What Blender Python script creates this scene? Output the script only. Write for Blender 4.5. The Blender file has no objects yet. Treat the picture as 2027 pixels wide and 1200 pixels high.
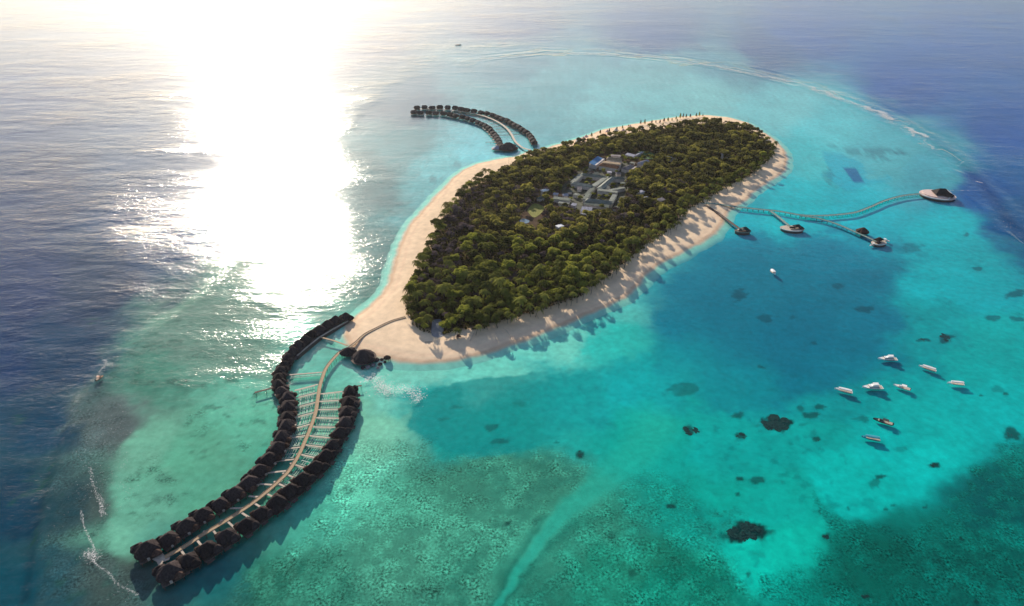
import bpy, math, random
import numpy as np
from mathutils import Vector, Matrix

SC = bpy.context.scene
COL = SC.collection
R = math.radians
rnd = random.Random(11)

# ------------------------------------------------------------------ camera
CAM_H, PITCH, FPX, PW, PH = 380.0, R(31.6), 1350.0, 2027.0, 1200.0
cd = bpy.data.cameras.new('camera'); cam = bpy.data.objects.new('camera', cd); COL.objects.link(cam)
cam.location = (0, 0, CAM_H); cam.rotation_euler = (R(90) - PITCH, 0, 0)
cd.sensor_width = 36.0; cd.lens = 36.0 * FPX / PW; cd.clip_start = 1.0; cd.clip_end = 150000.0
SC.camera = cam
# ------------------------------------------------------------------ world, sun, exposure
SUN_EL, SUN_AZ = R(21.0), R(-19.6)            # azimuth from +Y towards +X
W = bpy.data.worlds.new('World'); SC.world = W; W.use_nodes = True
wn = W.node_tree.nodes; wl = W.node_tree.links; wn.clear()
sky = wn.new('ShaderNodeTexSky'); sky.sky_type = 'NISHITA'; sky.sun_disc = False
sky.sun_elevation = SUN_EL; sky.sun_rotation = SUN_AZ; sky.air_density = 1.0; sky.dust_density = 1.05; sky.ozone_density = 3.0
bg = wn.new('ShaderNodeBackground'); bg.inputs['Strength'].default_value = 0.10
wtc = wn.new('ShaderNodeTexCoord'); wmp = wn.new('ShaderNodeMapping'); wmp.inputs['Scale'].default_value = (1, 1, 3.2); wl.new(wtc.outputs['Generated'], wmp.inputs[0])
wno = wn.new('ShaderNodeTexNoise'); wno.inputs['Scale'].default_value = 2.6; wno.inputs['Detail'].default_value = 5; wno.inputs['Roughness'].default_value = .55; wl.new(wmp.outputs[0], wno.inputs['Vector'])
wmr = wn.new('ShaderNodeMapRange'); wmr.inputs[1].default_value = .40; wmr.inputs[2].default_value = .68; wmr.inputs[3].default_value = .0; wmr.inputs[4].default_value = .14; wl.new(wno.outputs['Fac'], wmr.inputs[0])
wmx = wn.new('ShaderNodeMix'); wmx.data_type = 'RGBA'; wl.new(wmr.outputs[0], wmx.inputs[0]); wl.new(sky.outputs[0], wmx.inputs[6]); wmx.inputs[7].default_value = (7.0, 6.2, 6.0, 1)      # thin unseen cloud added to warm the sky reflected in the water
wo = wn.new('ShaderNodeOutputWorld'); wl.new(wmx.outputs[2], bg.inputs[0]); wl.new(bg.outputs[0], wo.inputs[0])
sd = bpy.data.lights.new('sun', 'SUN'); sd.energy = 5.0; sd.angle = R(0.53); sd.color = (1.0, 0.88, 0.72)
sun = bpy.data.objects.new('sun', sd); COL.objects.link(sun)
SUNV = Vector((math.sin(SUN_AZ) * math.cos(SUN_EL), math.cos(SUN_AZ) * math.cos(SUN_EL), math.sin(SUN_EL)))
sun.rotation_euler = (-SUNV).to_track_quat('-Z', 'Y').to_euler(); sun.location = (0, 0, 600)
SC.view_settings.view_transform = 'Standard'; SC.view_settings.look = 'None'
SC.view_settings.exposure = 0.48; SC.view_settings.gamma = 1.0
SC.cycles.max_bounces = 6; SC.cycles.transparent_max_bounces = 12; SC.cycles.sample_clamp_indirect = 6.0
SC.cycles.caustics_reflective = False; SC.cycles.caustics_refractive = False
SC.cycles.use_denoising = True

# ------------------------------------------------------------------ pixel <-> world
CT, ST = math.cos(PITCH), math.sin(PITCH)
def at(px, py, z=0.0):
    u = (px - PW / 2) / FPX; v = (PH / 2 - py) / FPX
    dx, dy, dz = u, CT + v * ST, -ST + v * CT
    t = (z - CAM_H) / dz
    return Vector((dx * t, dy * t, z))
def to_px(x, y, z):
    zc = y * CT - (z - CAM_H) * ST
    return PW / 2 + FPX * x / zc, PH / 2 - FPX * (y * ST + (z - CAM_H) * CT) / zc
def lin(c):
    c = np.asarray(c, float) / 255.0
    return np.where(c <= 0.04045, c / 12.92, ((c + 0.055) / 1.055) ** 2.4)
KSEA = .96
KLIGHT = 1.05                                  # photo value reached by a white surface lying in the sun

# ------------------------------------------------------------------ numpy helpers
def _h(ix, iy, s):
    n = (ix.astype(np.int64) * 374761393 + iy.astype(np.int64) * 668265263 + s * 144269504) & 0x7fffffff
    n = ((n ^ (n >> 13)) * 1274126177) & 0x7fffffff
    return ((n ^ (n >> 16)) & 0xffff) / 65535.0
def vnoise(x, y, s=0):
    ix, iy = np.floor(x), np.floor(y); fx, fy = x - ix, y - iy
    fx = fx * fx * (3 - 2 * fx); fy = fy * fy * (3 - 2 * fy)
    a, b = _h(ix, iy, s), _h(ix + 1, iy, s); c, d = _h(ix, iy + 1, s), _h(ix + 1, iy + 1, s)
    return (a + (b - a) * fx) * (1 - fy) + (c + (d - c) * fx) * fy
def fbm(x, y, o=4, s=0):
    r = np.zeros_like(x); a = .5; t = 0
    for k in range(o):
        r += a * vnoise(x * 2 ** k + 17.3 * k, y * 2 ** k - 9.1 * k, s + k); t += a; a *= .55
    return r / t
def sstep(a, b, x):
    t = np.clip((x - a) / (b - a), 0, 1); return t * t * (3 - 2 * t)
def sdf(x, y, poly, pad=60.):
    P = np.asarray(poly, float); out = np.full(x.shape, -1e4)
    m = (x > P[:, 0].min() - pad) & (x < P[:, 0].max() + pad) & (y > P[:, 1].min() - pad) & (y < P[:, 1].max() + pad)
    xs, ys = x[m], y[m]; d = np.full(xs.shape, 1e9); ins = np.zeros(xs.shape, bool)
    for i in range(len(P)):
        ax, ay = P[i]; bx, by = P[(i + 1) % len(P)]
        ex, ey = bx - ax, by - ay; t = np.clip(((xs - ax) * ex + (ys - ay) * ey) / (ex * ex + ey * ey + 1e-9), 0, 1)
        d = np.minimum(d, (xs - ax - t * ex) ** 2 + (ys - ay - t * ey) ** 2)
        c = (ay > ys) != (by > ys)
        ins ^= c & (xs < (bx - ax) * (ys - ay) / (by - ay + 1e-12) + ax)
    out[m] = np.where(ins, 1, -1) * np.sqrt(d)
    return out
def line_d(x, y, pts, pad=90.):
    """distance to a polyline and the interpolated width at the nearest point; pts = (x, y, w)"""
    P = np.asarray(pts, float); d = np.full(x.shape, 1e4); w = np.ones(x.shape)
    m = (x > P[:, 0].min() - pad) & (x < P[:, 0].max() + pad) & (y > P[:, 1].min() - pad) & (y < P[:, 1].max() + pad)
    xs, ys = x[m], y[m]; dm = np.full(xs.shape, 1e4); wm = np.ones(xs.shape)
    for i in range(len(P) - 1):
        ax, ay, aw = P[i]; bx, by, bw = P[i + 1]; ex, ey = bx - ax, by - ay
        t = np.clip(((xs - ax) * ex + (ys - ay) * ey) / (ex * ex + ey * ey + 1e-9), 0, 1)
        dd = np.hypot(xs - ax - t * ex, ys - ay - t * ey); k = dd < dm
        dm = np.where(k, dd, dm); wm = np.where(k, aw + (bw - aw) * t, wm)
    d[m] = dm; w[m] = wm
    return d, w
def smooth_path(pts, n=8):
    """Catmull-Rom through 2D/3D points"""
    P = [Vector(p) for p in pts]; out = []
    for i in range(len(P) - 1):
        a = P[max(i - 1, 0)]; b = P[i]; c = P[i + 1]; d = P[min(i + 2, len(P) - 1)]
        for k in range(n):
            t = k / n
            out.append(0.5 * ((2 * b) + (c - a) * t + (2 * a - 5 * b + 4 * c - d) * t * t + (3 * b - a - 3 * c + d) * t ** 3))
    out.append(P[-1]); return out
def resample(path, step):
    L = [0]
    for a, b in zip(path, path[1:]): L.append(L[-1] + (b - a).length)
    n = max(1, round(L[-1] / step)); out = []; j = 0
    for k in range(n + 1):
        s = L[-1] * k / n
        while j < len(L) - 2 and L[j + 1] < s: j += 1
        t = (s - L[j]) / max(L[j + 1] - L[j], 1e-9); out.append(path[j].lerp(path[j + 1], t))
    return out

# ------------------------------------------------------------------ materials
MATS = {}
def material(name, col, rough=0.8, var=0.0, nscale=1.0, bump=0.0, spec=0.3, obj_var=0.0, stretch=None, metallic=0.0):
    m = bpy.data.materials.new(name); m.use_nodes = True; nt = m.node_tree; n = nt.nodes; l = nt.links
    b = n['Principled BSDF']; b.inputs['Roughness'].default_value = rough; b.inputs['Specular IOR Level'].default_value = spec
    b.inputs['Metallic'].default_value = metallic
    rgb = n.new('ShaderNodeRGB'); rgb.outputs[0].default_value = (*col, 1); src = rgb.outputs[0]
    if var or bump:
        tc = n.new('ShaderNodeTexCoord'); vec = tc.outputs['Object']
        if stretch:
            mp = n.new('ShaderNodeMapping'); mp.inputs['Scale'].default_value = stretch; l.new(vec, mp.inputs[0]); vec = mp.outputs[0]
        no = n.new('ShaderNodeTexNoise'); no.inputs['Scale'].default_value = nscale; no.inputs['Detail'].default_value = 5
        l.new(vec, no.inputs['Vector'])
    if var:
        mr = n.new('ShaderNodeMapRange'); mr.inputs[1].default_value = .3; mr.inputs[2].default_value = .7
        mr.inputs[3].default_value = 1 - var; mr.inputs[4].default_value = 1 + var; l.new(no.outputs['Fac'], mr.inputs[0])
        mx = n.new('ShaderNodeVectorMath'); mx.operation = 'SCALE'; l.new(src, mx.inputs[0]); l.new(mr.outputs[0], mx.inputs['Scale']); src = mx.outputs[0]
    if obj_var:
        oi = n.new('ShaderNodeObjectInfo'); mr = n.new('ShaderNodeMapRange'); mr.inputs[3].default_value = 1 - obj_var; mr.inputs[4].default_value = 1 + obj_var
        l.new(oi.outputs['Random'], mr.inputs[0])
        mx = n.new('ShaderNodeVectorMath'); mx.operation = 'SCALE'; l.new(src, mx.inputs[0]); l.new(mr.outputs[0], mx.inputs['Scale']); src = mx.outputs[0]
    l.new(src, b.inputs['Base Color'])
    if bump:
        bp = n.new('ShaderNodeBump'); bp.inputs['Strength'].default_value = bump; bp.inputs['Distance'].default_value = .2
        l.new(no.outputs['Fac'], bp.inputs['Height']); l.new(bp.outputs[0], b.inputs['Normal'])
    MATS[name] = m; return m
material('thatch', (0.044, 0.034, 0.034), 0.95, .45, .9, .5, .1, .35)
material('thatch_brown', (0.085, 0.052, 0.040), 0.95, .5, .9, .8, .1, .3)
material('thatch_grey', (0.060, 0.050, 0.050), 0.95, .45, .8, .6, .1, .25)
material('deck_wood', (0.42, 0.30, 0.19), 0.8, .22, 1.2, .3, .2, .06)
material('deck_pale', (0.50, 0.42, 0.34), 0.8, .2, .8, .2, .2, .1)
material('deck_dark', (0.13, 0.10, 0.085), 0.85, .3, .8, .3, .2, .1)
material('deck_teal', (0.22, 0.31, 0.28), 0.8, .35, .5, .3, .2)
material('post_wood', (0.12, 0.09, 0.07), 0.9, .3, 2, .2)
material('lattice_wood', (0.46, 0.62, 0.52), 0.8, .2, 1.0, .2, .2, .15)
material('villa_wall', (0.10, 0.075, 0.062), 0.9, .3, .6, .2)
material('white_paint', (0.80, 0.79, 0.77), 0.35, .05, .5, 0, .5)
material('boat_red', (0.25, 0.05, 0.05), 0.5)
material('boat_orange', (0.75, 0.42, 0.26), 0.5, .2, .8)
material('boat_teal', (0.05, 0.32, 0.40), 0.5, .2, .6)
material('boat_dark', (0.03, 0.05, 0.05), 0.6, .2, .6)
material('dark_glass', (0.012, 0.016, 0.02), 0.1, 0, 1, 0, .5)
material('pink_deck', (0.66, 0.50, 0.45), 0.8, .15, .3, .2)
material('pale_wall', (0.55, 0.50, 0.46), 0.85, .2, .4, .2)
material('roof_grey', (0.13, 0.15, 0.125), 0.85, .3, .25, .4, .2, .15)
material('roof_pale', (0.20, 0.215, 0.185), 0.85, .25, .25, .3, .2, .15)
material('roof_blue', (0.035, 0.17, 0.36), 0.6, .15, .4, .2)
material('roof_tan', (0.30, 0.22, 0.14), 0.9, .3, .3, .4)
material('roof_rust', (0.22, 0.10, 0.05), 0.9, .3, .3, .4)
material('roof_lavender', (0.32, 0.32, 0.38), 0.8, .2, .3, .3)
material('stone_grey', (0.23, 0.20, 0.20), 0.95, .4, .3, .6)
material('yard', (0.075, 0.080, 0.055), 0.95, .5, .3, .4)
material('paving', (0.24, 0.25, 0.28), 0.9, .15, .6, .2)
material('lawn', (0.20, 0.20, 0.045), 0.95, .25, .35, .3)
material('lawn_green', (0.07, 0.16, 0.06), 0.95, .25, .35, .3)
material('pool_water', (0.10, 0.17, 0.22), 0.1, .2, .5, .1, .5)
material('coral', (0.004, 0.040, 0.038), 0.95, .4, .6, .6, .1)
material('coral_blue', (0.0, 0.075, 0.115), 0.95, .2, .3, .3, .1)
material('coral_red', (0.05, 0.018, 0.02), 0.95, .5, .6, .6, .1)
material('rock', (0.05, 0.042, 0.045), 0.95, .5, .5, .8, .1)
material('bark', (0.13, 0.10, 0.075), 0.9, .3, 2, .3)
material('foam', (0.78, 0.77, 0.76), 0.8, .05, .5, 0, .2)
material('pink_cloth', (0.70, 0.45, 0.38), 0.9, .1, .5)

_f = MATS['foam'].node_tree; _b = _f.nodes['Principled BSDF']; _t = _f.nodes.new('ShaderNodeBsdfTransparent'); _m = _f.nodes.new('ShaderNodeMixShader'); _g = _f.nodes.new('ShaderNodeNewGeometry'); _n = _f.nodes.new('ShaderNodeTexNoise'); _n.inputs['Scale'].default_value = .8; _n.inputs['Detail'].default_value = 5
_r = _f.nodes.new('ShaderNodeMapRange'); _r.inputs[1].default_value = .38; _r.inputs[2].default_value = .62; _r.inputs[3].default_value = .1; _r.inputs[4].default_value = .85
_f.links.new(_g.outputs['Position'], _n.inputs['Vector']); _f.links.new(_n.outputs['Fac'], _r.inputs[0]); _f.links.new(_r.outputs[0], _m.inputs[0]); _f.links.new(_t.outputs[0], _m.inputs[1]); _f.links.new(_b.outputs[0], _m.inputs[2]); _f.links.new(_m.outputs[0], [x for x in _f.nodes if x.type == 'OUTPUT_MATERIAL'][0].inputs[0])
def leaf_material(name, dark, light, attr=False, tr=.35):
    m = bpy.data.materials.new(name); m.use_nodes = True; nt = m.node_tree; n = nt.nodes; l = nt.links; n.clear()
    out = n.new('ShaderNodeOutputMaterial')
    if attr:
        a = n.new('ShaderNodeAttribute'); a.attribute_name = 'tint'; f = a.outputs['Fac']
    else:
        a = n.new('ShaderNodeObjectInfo'); f = a.outputs['Random']
    tc = n.new('ShaderNodeNewGeometry'); no = n.new('ShaderNodeTexNoise'); no.inputs['Scale'].default_value = .22; no.inputs['Detail'].default_value = 4
    l.new(tc.outputs['Position'], no.inputs['Vector'])
    ad = n.new('ShaderNodeMath'); ad.operation = 'MULTIPLY_ADD'; ad.inputs[1].default_value = .9; l.new(no.outputs['Fac'], ad.inputs[0])
    sb = n.new('ShaderNodeMath'); sb.operation = 'SUBTRACT'; sb.inputs[1].default_value = .45; l.new(f, sb.inputs[0]); l.new(sb.outputs[0], ad.inputs[2])
    cr = n.new('ShaderNodeValToRGB'); cr.color_ramp.elements[0].position = .05; cr.color_ramp.elements[0].color = (*dark, 1)
    cr.color_ramp.elements[1].position = .95; cr.color_ramp.elements[1].color = (*light, 1); l.new(ad.outputs[0], cr.inputs[0])
    d = n.new('ShaderNodeBsdfDiffuse'); t = n.new('ShaderNodeBsdfTranslucent'); mx = n.new('ShaderNodeMixShader'); mx.inputs[0].default_value = tr
    l.new(cr.outputs[0], d.inputs[0]); l.new(cr.outputs[0], t.inputs[0]); l.new(d.outputs[0], mx.inputs[1]); l.new(t.outputs[0], mx.inputs[2]); l.new(mx.outputs[0], out.inputs[0])
    MATS[name] = m
leaf_material('leaves', (0.060, 0.068, 0.024), (0.36, 0.37, 0.070), tr=.45)
leaf_material('leaves_mass', (0.055, 0.058, 0.028), (0.33, 0.30, 0.070), attr=True, tr=.45)
leaf_material('palm_leaves', (0.075, 0.088, 0.026), (0.32, 0.32, 0.075), tr=.45)
leaf_material('dry_leaves', (0.078, 0.062, 0.066), (0.20, 0.155, 0.155), tr=.3)
leaf_material('flower_leaves', (0.20, 0.10, 0.09), (0.45, 0.24, 0.20), tr=.2)
leaf_material('violet_leaves', (0.045, 0.03, 0.065), (0.09, 0.06, 0.12), tr=.2)

# ------------------------------------------------------------------ mesh building
def link_mesh(name, V, F, mat, parent=None, smooth=False):
    me = bpy.data.meshes.new(name); me.from_pydata([tuple(v) for v in V], [], F); me.update()
    if smooth: me.polygons.foreach_set('use_smooth', [True] * len(me.polygons))
    if mat: me.materials.append(MATS[mat])
    o = bpy.data.objects.new(name, me); COL.objects.link(o)
    if parent: o.parent = parent
    return o
def np_mesh(name, V, Q, mat, parent=None, smooth=False, uvcol=None, attrs=None):
    me = bpy.data.meshes.new(name); V = np.asarray(V, np.float32); Q = np.asarray(Q, np.int32); k = Q.shape[1]
    me.vertices.add(len(V)); me.vertices.foreach_set('co', V.ravel())
    me.loops.add(Q.size); me.loops.foreach_set('vertex_index', Q.ravel())
    me.polygons.add(len(Q)); me.polygons.foreach_set('loop_start', np.arange(0, Q.size, k, dtype=np.int32))
    if smooth: me.polygons.foreach_set('use_smooth', np.ones(len(Q), bool))
    if uvcol is not None:
        a = me.color_attributes.new('col', 'FLOAT_COLOR', 'POINT')
        a.data.foreach_set('color', np.concatenate([uvcol, np.ones((len(V), 1))], 1).astype(np.float32).ravel())
    for nm, ar in (attrs or {}).items():
        a = me.attributes.new(nm, 'FLOAT', 'POINT'); a.data.foreach_set('value', np.asarray(ar, np.float32))
    me.update(); me.validate()
    if mat: me.materials.append(MATS[mat])
    o = bpy.data.objects.new(name, me); COL.objects.link(o)
    if parent: o.parent = parent
    return o
class MB:
    def __init__(s): s.v = []; s.f = []
    def poly(s, pts):
        b = len(s.v); s.v += [tuple(p) for p in pts]; s.f.append(tuple(range(b, b + len(pts)))); return s
    def box(s, c, d, rz=0.0, taper=1.0):
        b = len(s.v); cr, sr = math.cos(rz), math.sin(rz)
        for z in (-.5, .5):
            k = taper if z > 0 else 1
            for x, y in ((-.5, -.5), (.5, -.5), (.5, .5), (-.5, .5)):
                X, Y = x * d[0] * k, y * d[1] * k
                s.v.append((c[0] + X * cr - Y * sr, c[1] + X * sr + Y * cr, c[2] + z * d[2]))
        for q in ((3, 2, 1, 0), (4, 5, 6, 7), (0, 1, 5, 4), (1, 2, 6, 5), (2, 3, 7, 6), (3, 0, 4, 7)): s.f.append(tuple(b + i for i in q))
        return s
    def rings(s, rings, cap0=True, cap1=True):
        b = len(s.v); n = len(rings[0])
        for r in rings: s.v += [tuple(p) for p in r]
        for i in range(len(rings) - 1):
            for j in range(n):
                k = (j + 1) % n; s.f.append((b + i * n + j, b + i * n + k, b + (i + 1) * n + k, b + (i + 1) * n + j))
        if cap0: s.f.append(tuple(b + j for j in reversed(range(n))))
        if cap1: s.f.append(tuple(b + (len(rings) - 1) * n + j for j in range(n)))
        return s
    def prism(s, pts, z0, z1): return s.rings([[(p[0], p[1], z0) for p in pts], [(p[0], p[1], z1) for p in pts]])
    def cyl(s, a, b, r0, r1=None, n=7):
        a, b = Vector(a), Vector(b); d = (b - a).normalized(); u = d.orthogonal().normalized(); w = d.cross(u); r1 = r0 if r1 is None else r1
        mk = lambda c, r: [c + r * (math.cos(2 * math.pi * k / n) * u + math.sin(2 * math.pi * k / n) * w) for k in range(n)]
        return s.rings([mk(a, r0), mk(b, r1)])
    def strip(s, path, w, th):
        """flat deck following a 3D path"""
        P = [Vector(p) for p in path]; L = []; Rr = []
        for i, p in enumerate(P):
            t = (P[min(i + 1, len(P) - 1)] - P[max(i - 1, 0)]); t.z = 0; t.normalize(); nrm = Vector((-t.y, t.x, 0)); ww = w[i] if isinstance(w, list) else w
            L.append(p + nrm * ww / 2); Rr.append(p - nrm * ww / 2)
        dz = Vector((0, 0, -th))
        return s.rings([[L[i], Rr[i], Rr[i] + dz, L[i] + dz] for i in range(len(P))])
    def build(s, name, mat, parent=None, smooth=False): return link_mesh(name, s.v, s.f, mat, parent, smooth)
def tag(o, label=None, cat=None, group=None, kind=None):
    for k, v in (('label', label), ('category', cat), ('group', group), ('kind', kind)):
        if v: o[k] = v
    return o
def thing(name, label, cat, loc=(0, 0, 0), rz=0.0, group=None):
    o = bpy.data.objects.new(name, None); COL.objects.link(o); o.empty_display_size = .5
    o.location = loc; o.rotation_euler = (0, 0, rz); return tag(o, label, cat, group)
KIDS = {}
def kids(o):
    if o.name not in KIDS: KIDS[o.name] = [c for c in bpy.data.objects if c.parent == o]
    return KIDS[o.name]
def copy_tree(o, parent=None):
    c = o.copy(); COL.objects.link(c); c.parent = parent
    cs = [copy_tree(k, c) for k in kids(o)]; KIDS[c.name] = cs
    return c
def remove_tree(o):
    for k in kids(o): remove_tree(k)
    bpy.data.objects.remove(o)

# ================================================================== layout read from the photograph (pixels)
SHORE = [(685,662),(690,645),(705,628),(735,605),(760,580),(772,560),(778,535),(785,510),(795,480),(808,455),(820,435),(840,415),(862,390),(885,367),
 (900,350),(922,335),(945,325),(975,318),(1000,313),(1020,311),(1045,302),(1075,296),(1100,288),(1130,279),(1160,270),(1200,256),(1250,247),(1300,238),
 (1350,231),(1400,228),(1440,232),(1480,243),(1510,262),(1532,277),(1550,295),(1557,315),(1553,335),(1535,350),(1510,365),(1490,380),(1475,395),
 (1455,406),(1440,420),(1430,440),(1415,460),(1390,477),(1360,492),(1330,508),(1300,525),(1275,545),(1255,568),(1235,588),(1200,605),(1160,622),(1120,640),
 (1080,655),(1040,670),(1000,685),(960,697),(920,707),(880,714),(840,716),(800,714),(770,709),(740,702),(710,692),(690,680)]
TREES = [(808,628),(818,650),(850,664),(880,664),(912,658),(952,652),(992,641),(1032,628),(1082,613),(1112,602),(1146,592),(1170,572),(1200,552),(1226,532),
 (1248,512),(1282,486),(1312,466),(1345,442),(1354,422),(1387,404),(1412,387),(1442,370),(1482,352),(1512,327),(1531,306),(1530,295),(1512,276),(1484,260),
 (1440,247),(1400,246),(1350,251),(1300,257),(1250,267),(1210,274),(1180,281),(1150,287),(1100,299),(1060,309),(1028,321),(1000,334),(968,351),(938,371),
 (910,396),(892,416),(879,434),(866,456),(855,478),(843,503),(833,530),(819,556),(808,583),(804,610)]
SHORE_W = [tuple(at(*p)[:2]) for p in SHORE]; TREES_W = [tuple(at(*p)[:2]) for p in TREES]

# ------------------------------------------------------------------ sea floor colours: water bodies as the photograph shows them
BASE = [(0,1000,0,60,84),(50,1160,0,72,88),(0,700,6,50,90),(100,850,4,62,88),(0,400,10,42,84),(0,100,16,44,92),(300,60,20,50,92),(60,560,8,44,88),(150,700,4,54,84),
 (200,560,18,50,80),(330,450,40,70,105),(420,300,40,75,105),(560,150,30,60,95),(700,60,22,55,100),(1000,40,20,52,104),(1300,60,18,50,108),(1600,60,8,56,132),
 (1950,60,4,58,140),(1990,250,0,66,142),(1950,380,0,72,134),(2020,450,0,74,122),(1800,160,4,60,138),(1500,100,20,52,110),
 (300,880,108,176,148),(260,1000,104,178,150),(400,900,88,166,136),(450,980,84,162,134),(330,760,70,132,112),(420,650,92,132,116),(500,560,78,130,114),(480,720,98,142,124),
 (225,850,92,108,106),(200,1000,72,90,86),(130,1000,28,72,82),(100,1150,22,80,92),(230,1150,66,82,76),(250,1090,108,180,152),
 (620,720,92,186,166),(600,900,40,150,130),(520,850,92,180,150),(480,790,98,178,152),(370,1120,20,110,110),
 (760,745,112,200,178),(740,850,122,200,170),(690,950,96,190,160),(650,1010,70,175,150),(880,800,0,152,146),(1000,830,0,156,146),(950,870,0,146,138),
 (1150,780,0,152,150),(1250,750,0,166,166),(1400,600,0,118,136),(1600,650,0,106,128),(1700,560,0,112,132),(1350,560,0,132,152),(1500,520,0,124,142),(1330,640,0,136,152),
 (1580,720,0,118,136),(1450,760,0,142,150),(1740,640,0,118,140),(1650,500,0,134,156),(1320,700,0,150,156),
 (1900,560,0,166,172),(1800,650,0,150,152),(1950,700,0,166,162),(1600,860,0,164,156),(1750,850,0,178,172),(1850,900,0,188,180),(1450,860,0,168,160),(1300,860,0,162,148),
 (1550,1000,0,174,160),(1560,1090,0,186,166),(1380,1010,0,166,150),(1700,960,0,182,172),(1950,800,0,180,176),(1650,780,0,152,152),
 (900,1000,56,134,112),(1000,950,48,128,108),(800,1100,66,146,122),(600,1150,26,110,92),(950,1150,40,124,104),(1150,1050,56,146,122),(1250,1130,28,128,104),(1350,1150,0,118,98),
 (1700,1130,0,104,90),(1900,1100,0,92,84),(1950,950,0,92,92),(2000,1000,0,84,84),(1800,1050,0,114,104),
 (1400,190,120,190,182),(1550,220,112,196,192),(1650,260,84,190,190),(1600,300,62,190,190),(1750,300,74,172,176),(1700,400,0,178,188),(1850,340,60,158,168),(1560,400,0,184,190),
 (1900,450,0,172,178),(1300,160,110,174,168),(1100,180,100,166,164),(950,300,104,196,200),(900,330,100,182,182),(880,380,92,170,170),(1000,200,90,160,160),(1000,130,70,130,138),
 (800,300,80,140,140),(720,350,70,120,120),(700,480,60,115,112),(620,560,70,120,110),(780,200,50,95,110),(1200,220,120,188,184),(1300,200,118,190,184),(1450,130,80,140,146),
 (1100,670,112,214,194),(960,725,108,208,188),(850,730,116,204,184),(1250,610,84,200,188),(1310,545,60,186,186),(1200,680,40,190,178),(1450,440,0,170,180),(1480,480,0,140,160)]
OCEAN = [(-900,-300),(-900,1500),(-200,1500),(60,1200),(85,1050),(115,930),(150,830),(195,745),(255,690),(330,640),(410,580),(455,520),(500,470),(560,400),(640,310),(720,215),(800,160),(880,128),
 (960,112),(1080,101),(1200,103),(1350,118),(1480,140),(1600,168),(1690,200),(1770,238),(1840,282),(1900,335),(1950,395),(1990,450),(2060,520),(2600,700),(2600,-300)]
CREST = [(255,695),(220,745),(235,790),(250,830),(238,880),(228,935),(238,1000),(218,1070),(236,1120),(275,1160),(320,1230),(70,1230),(88,1060),(118,940),(152,838),(195,748),(230,705)]
REEF_A = [(690,890),(760,862),(830,872),(900,908),(1000,902),(1050,892),(1130,902),(1180,930),(1140,990),(1085,1040),(1050,1095),(1000,1150),(950,1230),(360,1230),(470,1150),(560,1085),(640,1010),(680,950)]
REEF_B = [(1290,930),(1350,960),(1400,1050),(1480,1105),(1520,1230),(1000,1230),(1085,1110),(1130,1062),(1210,985)]
REEF_C = [(1600,968),(1640,1000),(1700,1042),(1760,1052),(1850,1024),(1900,965),(1925,905),(2060,850),(2100,1260),(1450,1260),(1545,1130),(1600,1110),(1655,1095),(1655,1070),(1612,1015)]
TEAL = [(803,846),(812,815),(832,790),(862,772),(905,756),(985,745),(1065,735),(1160,742),(1200,790),(1130,850),(1065,885),(1000,902),(932,910),(880,890),(838,866)]
DEEP = [(1290,560),(1340,520),(1420,478),(1520,470),(1640,480),(1720,500),(1770,560),(1790,640),(1760,700),(1690,740),(1560,765),(1440,730),(1330,680),(1270,640)]
POOLB = [(1633,312),(1700,318),(1765,350),(1720,366),(1638,366)]; POOLC = [(1669,333),(1694,330),(1711,360),(1690,363)]
CHANNEL = [(975,1215,4),(1010,1165,6),(1045,1115,8),(1078,1072,11),(1100,1045,16),(1130,1010,20),(1170,975,22),(1215,935,26),(1265,895,34),(1300,850,40)]
JETSHADE = [(560,870),(600,960),(500,1060),(330,1180),(380,1190)]
SPOTS = [(1538,838,32,14,1.),(1475,1053,42,17,1.),(1467,587,19,12,.6),(1515,628,14,9,.6),(1712,613,17,9,.6),(1662,567,14,5,.5),(1345,773,32,14,.45),(1367,854,16,11,.8),(1464,822,14,8,.7),
 (1584,807,8,5,.6),(1605,820,13,7,.7),(1624,802,12,6,.7),(1589,840,10,5,.4),(1468,864,11,7,.8),(1614,870,8,4,.8),(1461,949,6,4,.8),(1496,951,15,6,.7),(1746,944,12,4,.8),(1730,958,10,8,.5),(1850,922,10,5,.9),
 (1461,978,6,3,.8),(1636,1062,8,6,.8),(1904,1065,6,4,.9),(1713,1181,8,4,.8),(1934,1191,7,5,.8),(1481,1136,6,5,.7),(1825,675,12,5,.8),(1872,670,13,9,.8),(1505,727,8,4,.6),(1610,680,6,3,.5),
 (1567,628,5,4,.4),(1966,630,15,6,.6),(2013,632,14,6,.6),(2011,583,20,8,.7),(1914,465,9,3,.6),(1931,531,9,4,.6),(1805,492,20,8,.35),(1944,782,6,3,.7),(1990,780,5,3,.7),(1748,826,8,4,.3),(1975,770,12,6,.3),
 (1147,900,8,8,.8),(1328,1003,10,6,.8),(1005,1035,7,4,.7),(1105,875,9,4,.6),(985,874,18,5,.5),(970,845,12,6,.5),(1030,800,16,5,.3),(905,808,22,5,.35),(880,830,12,3,.3),
 (690,970,15,9,.4),(1700,828,16,5,.4),(1780,890,12,5,.3),(1690,300,14,5,.35),(1740,305,30,9,.4),(1780,302,14,5,.4),(1650,288,12,3,.3),(1640,350,12,16,.3),(860,355,14,9,.35),(905,325,10,5,.3),
 (2000,862,13,13,.8),(1850,1110,10,5,.5),(1770,1000,6,3,.6),(1830,1003,5,3,.7),(1753,1008,5,3,.7),(1680,1005,5,3,.6),(1250,1135,9,5,.5),(1212,1060,10,8,.4),(1060,1035,10,8,.4),(1020,1060,12,8,.3)]
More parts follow.
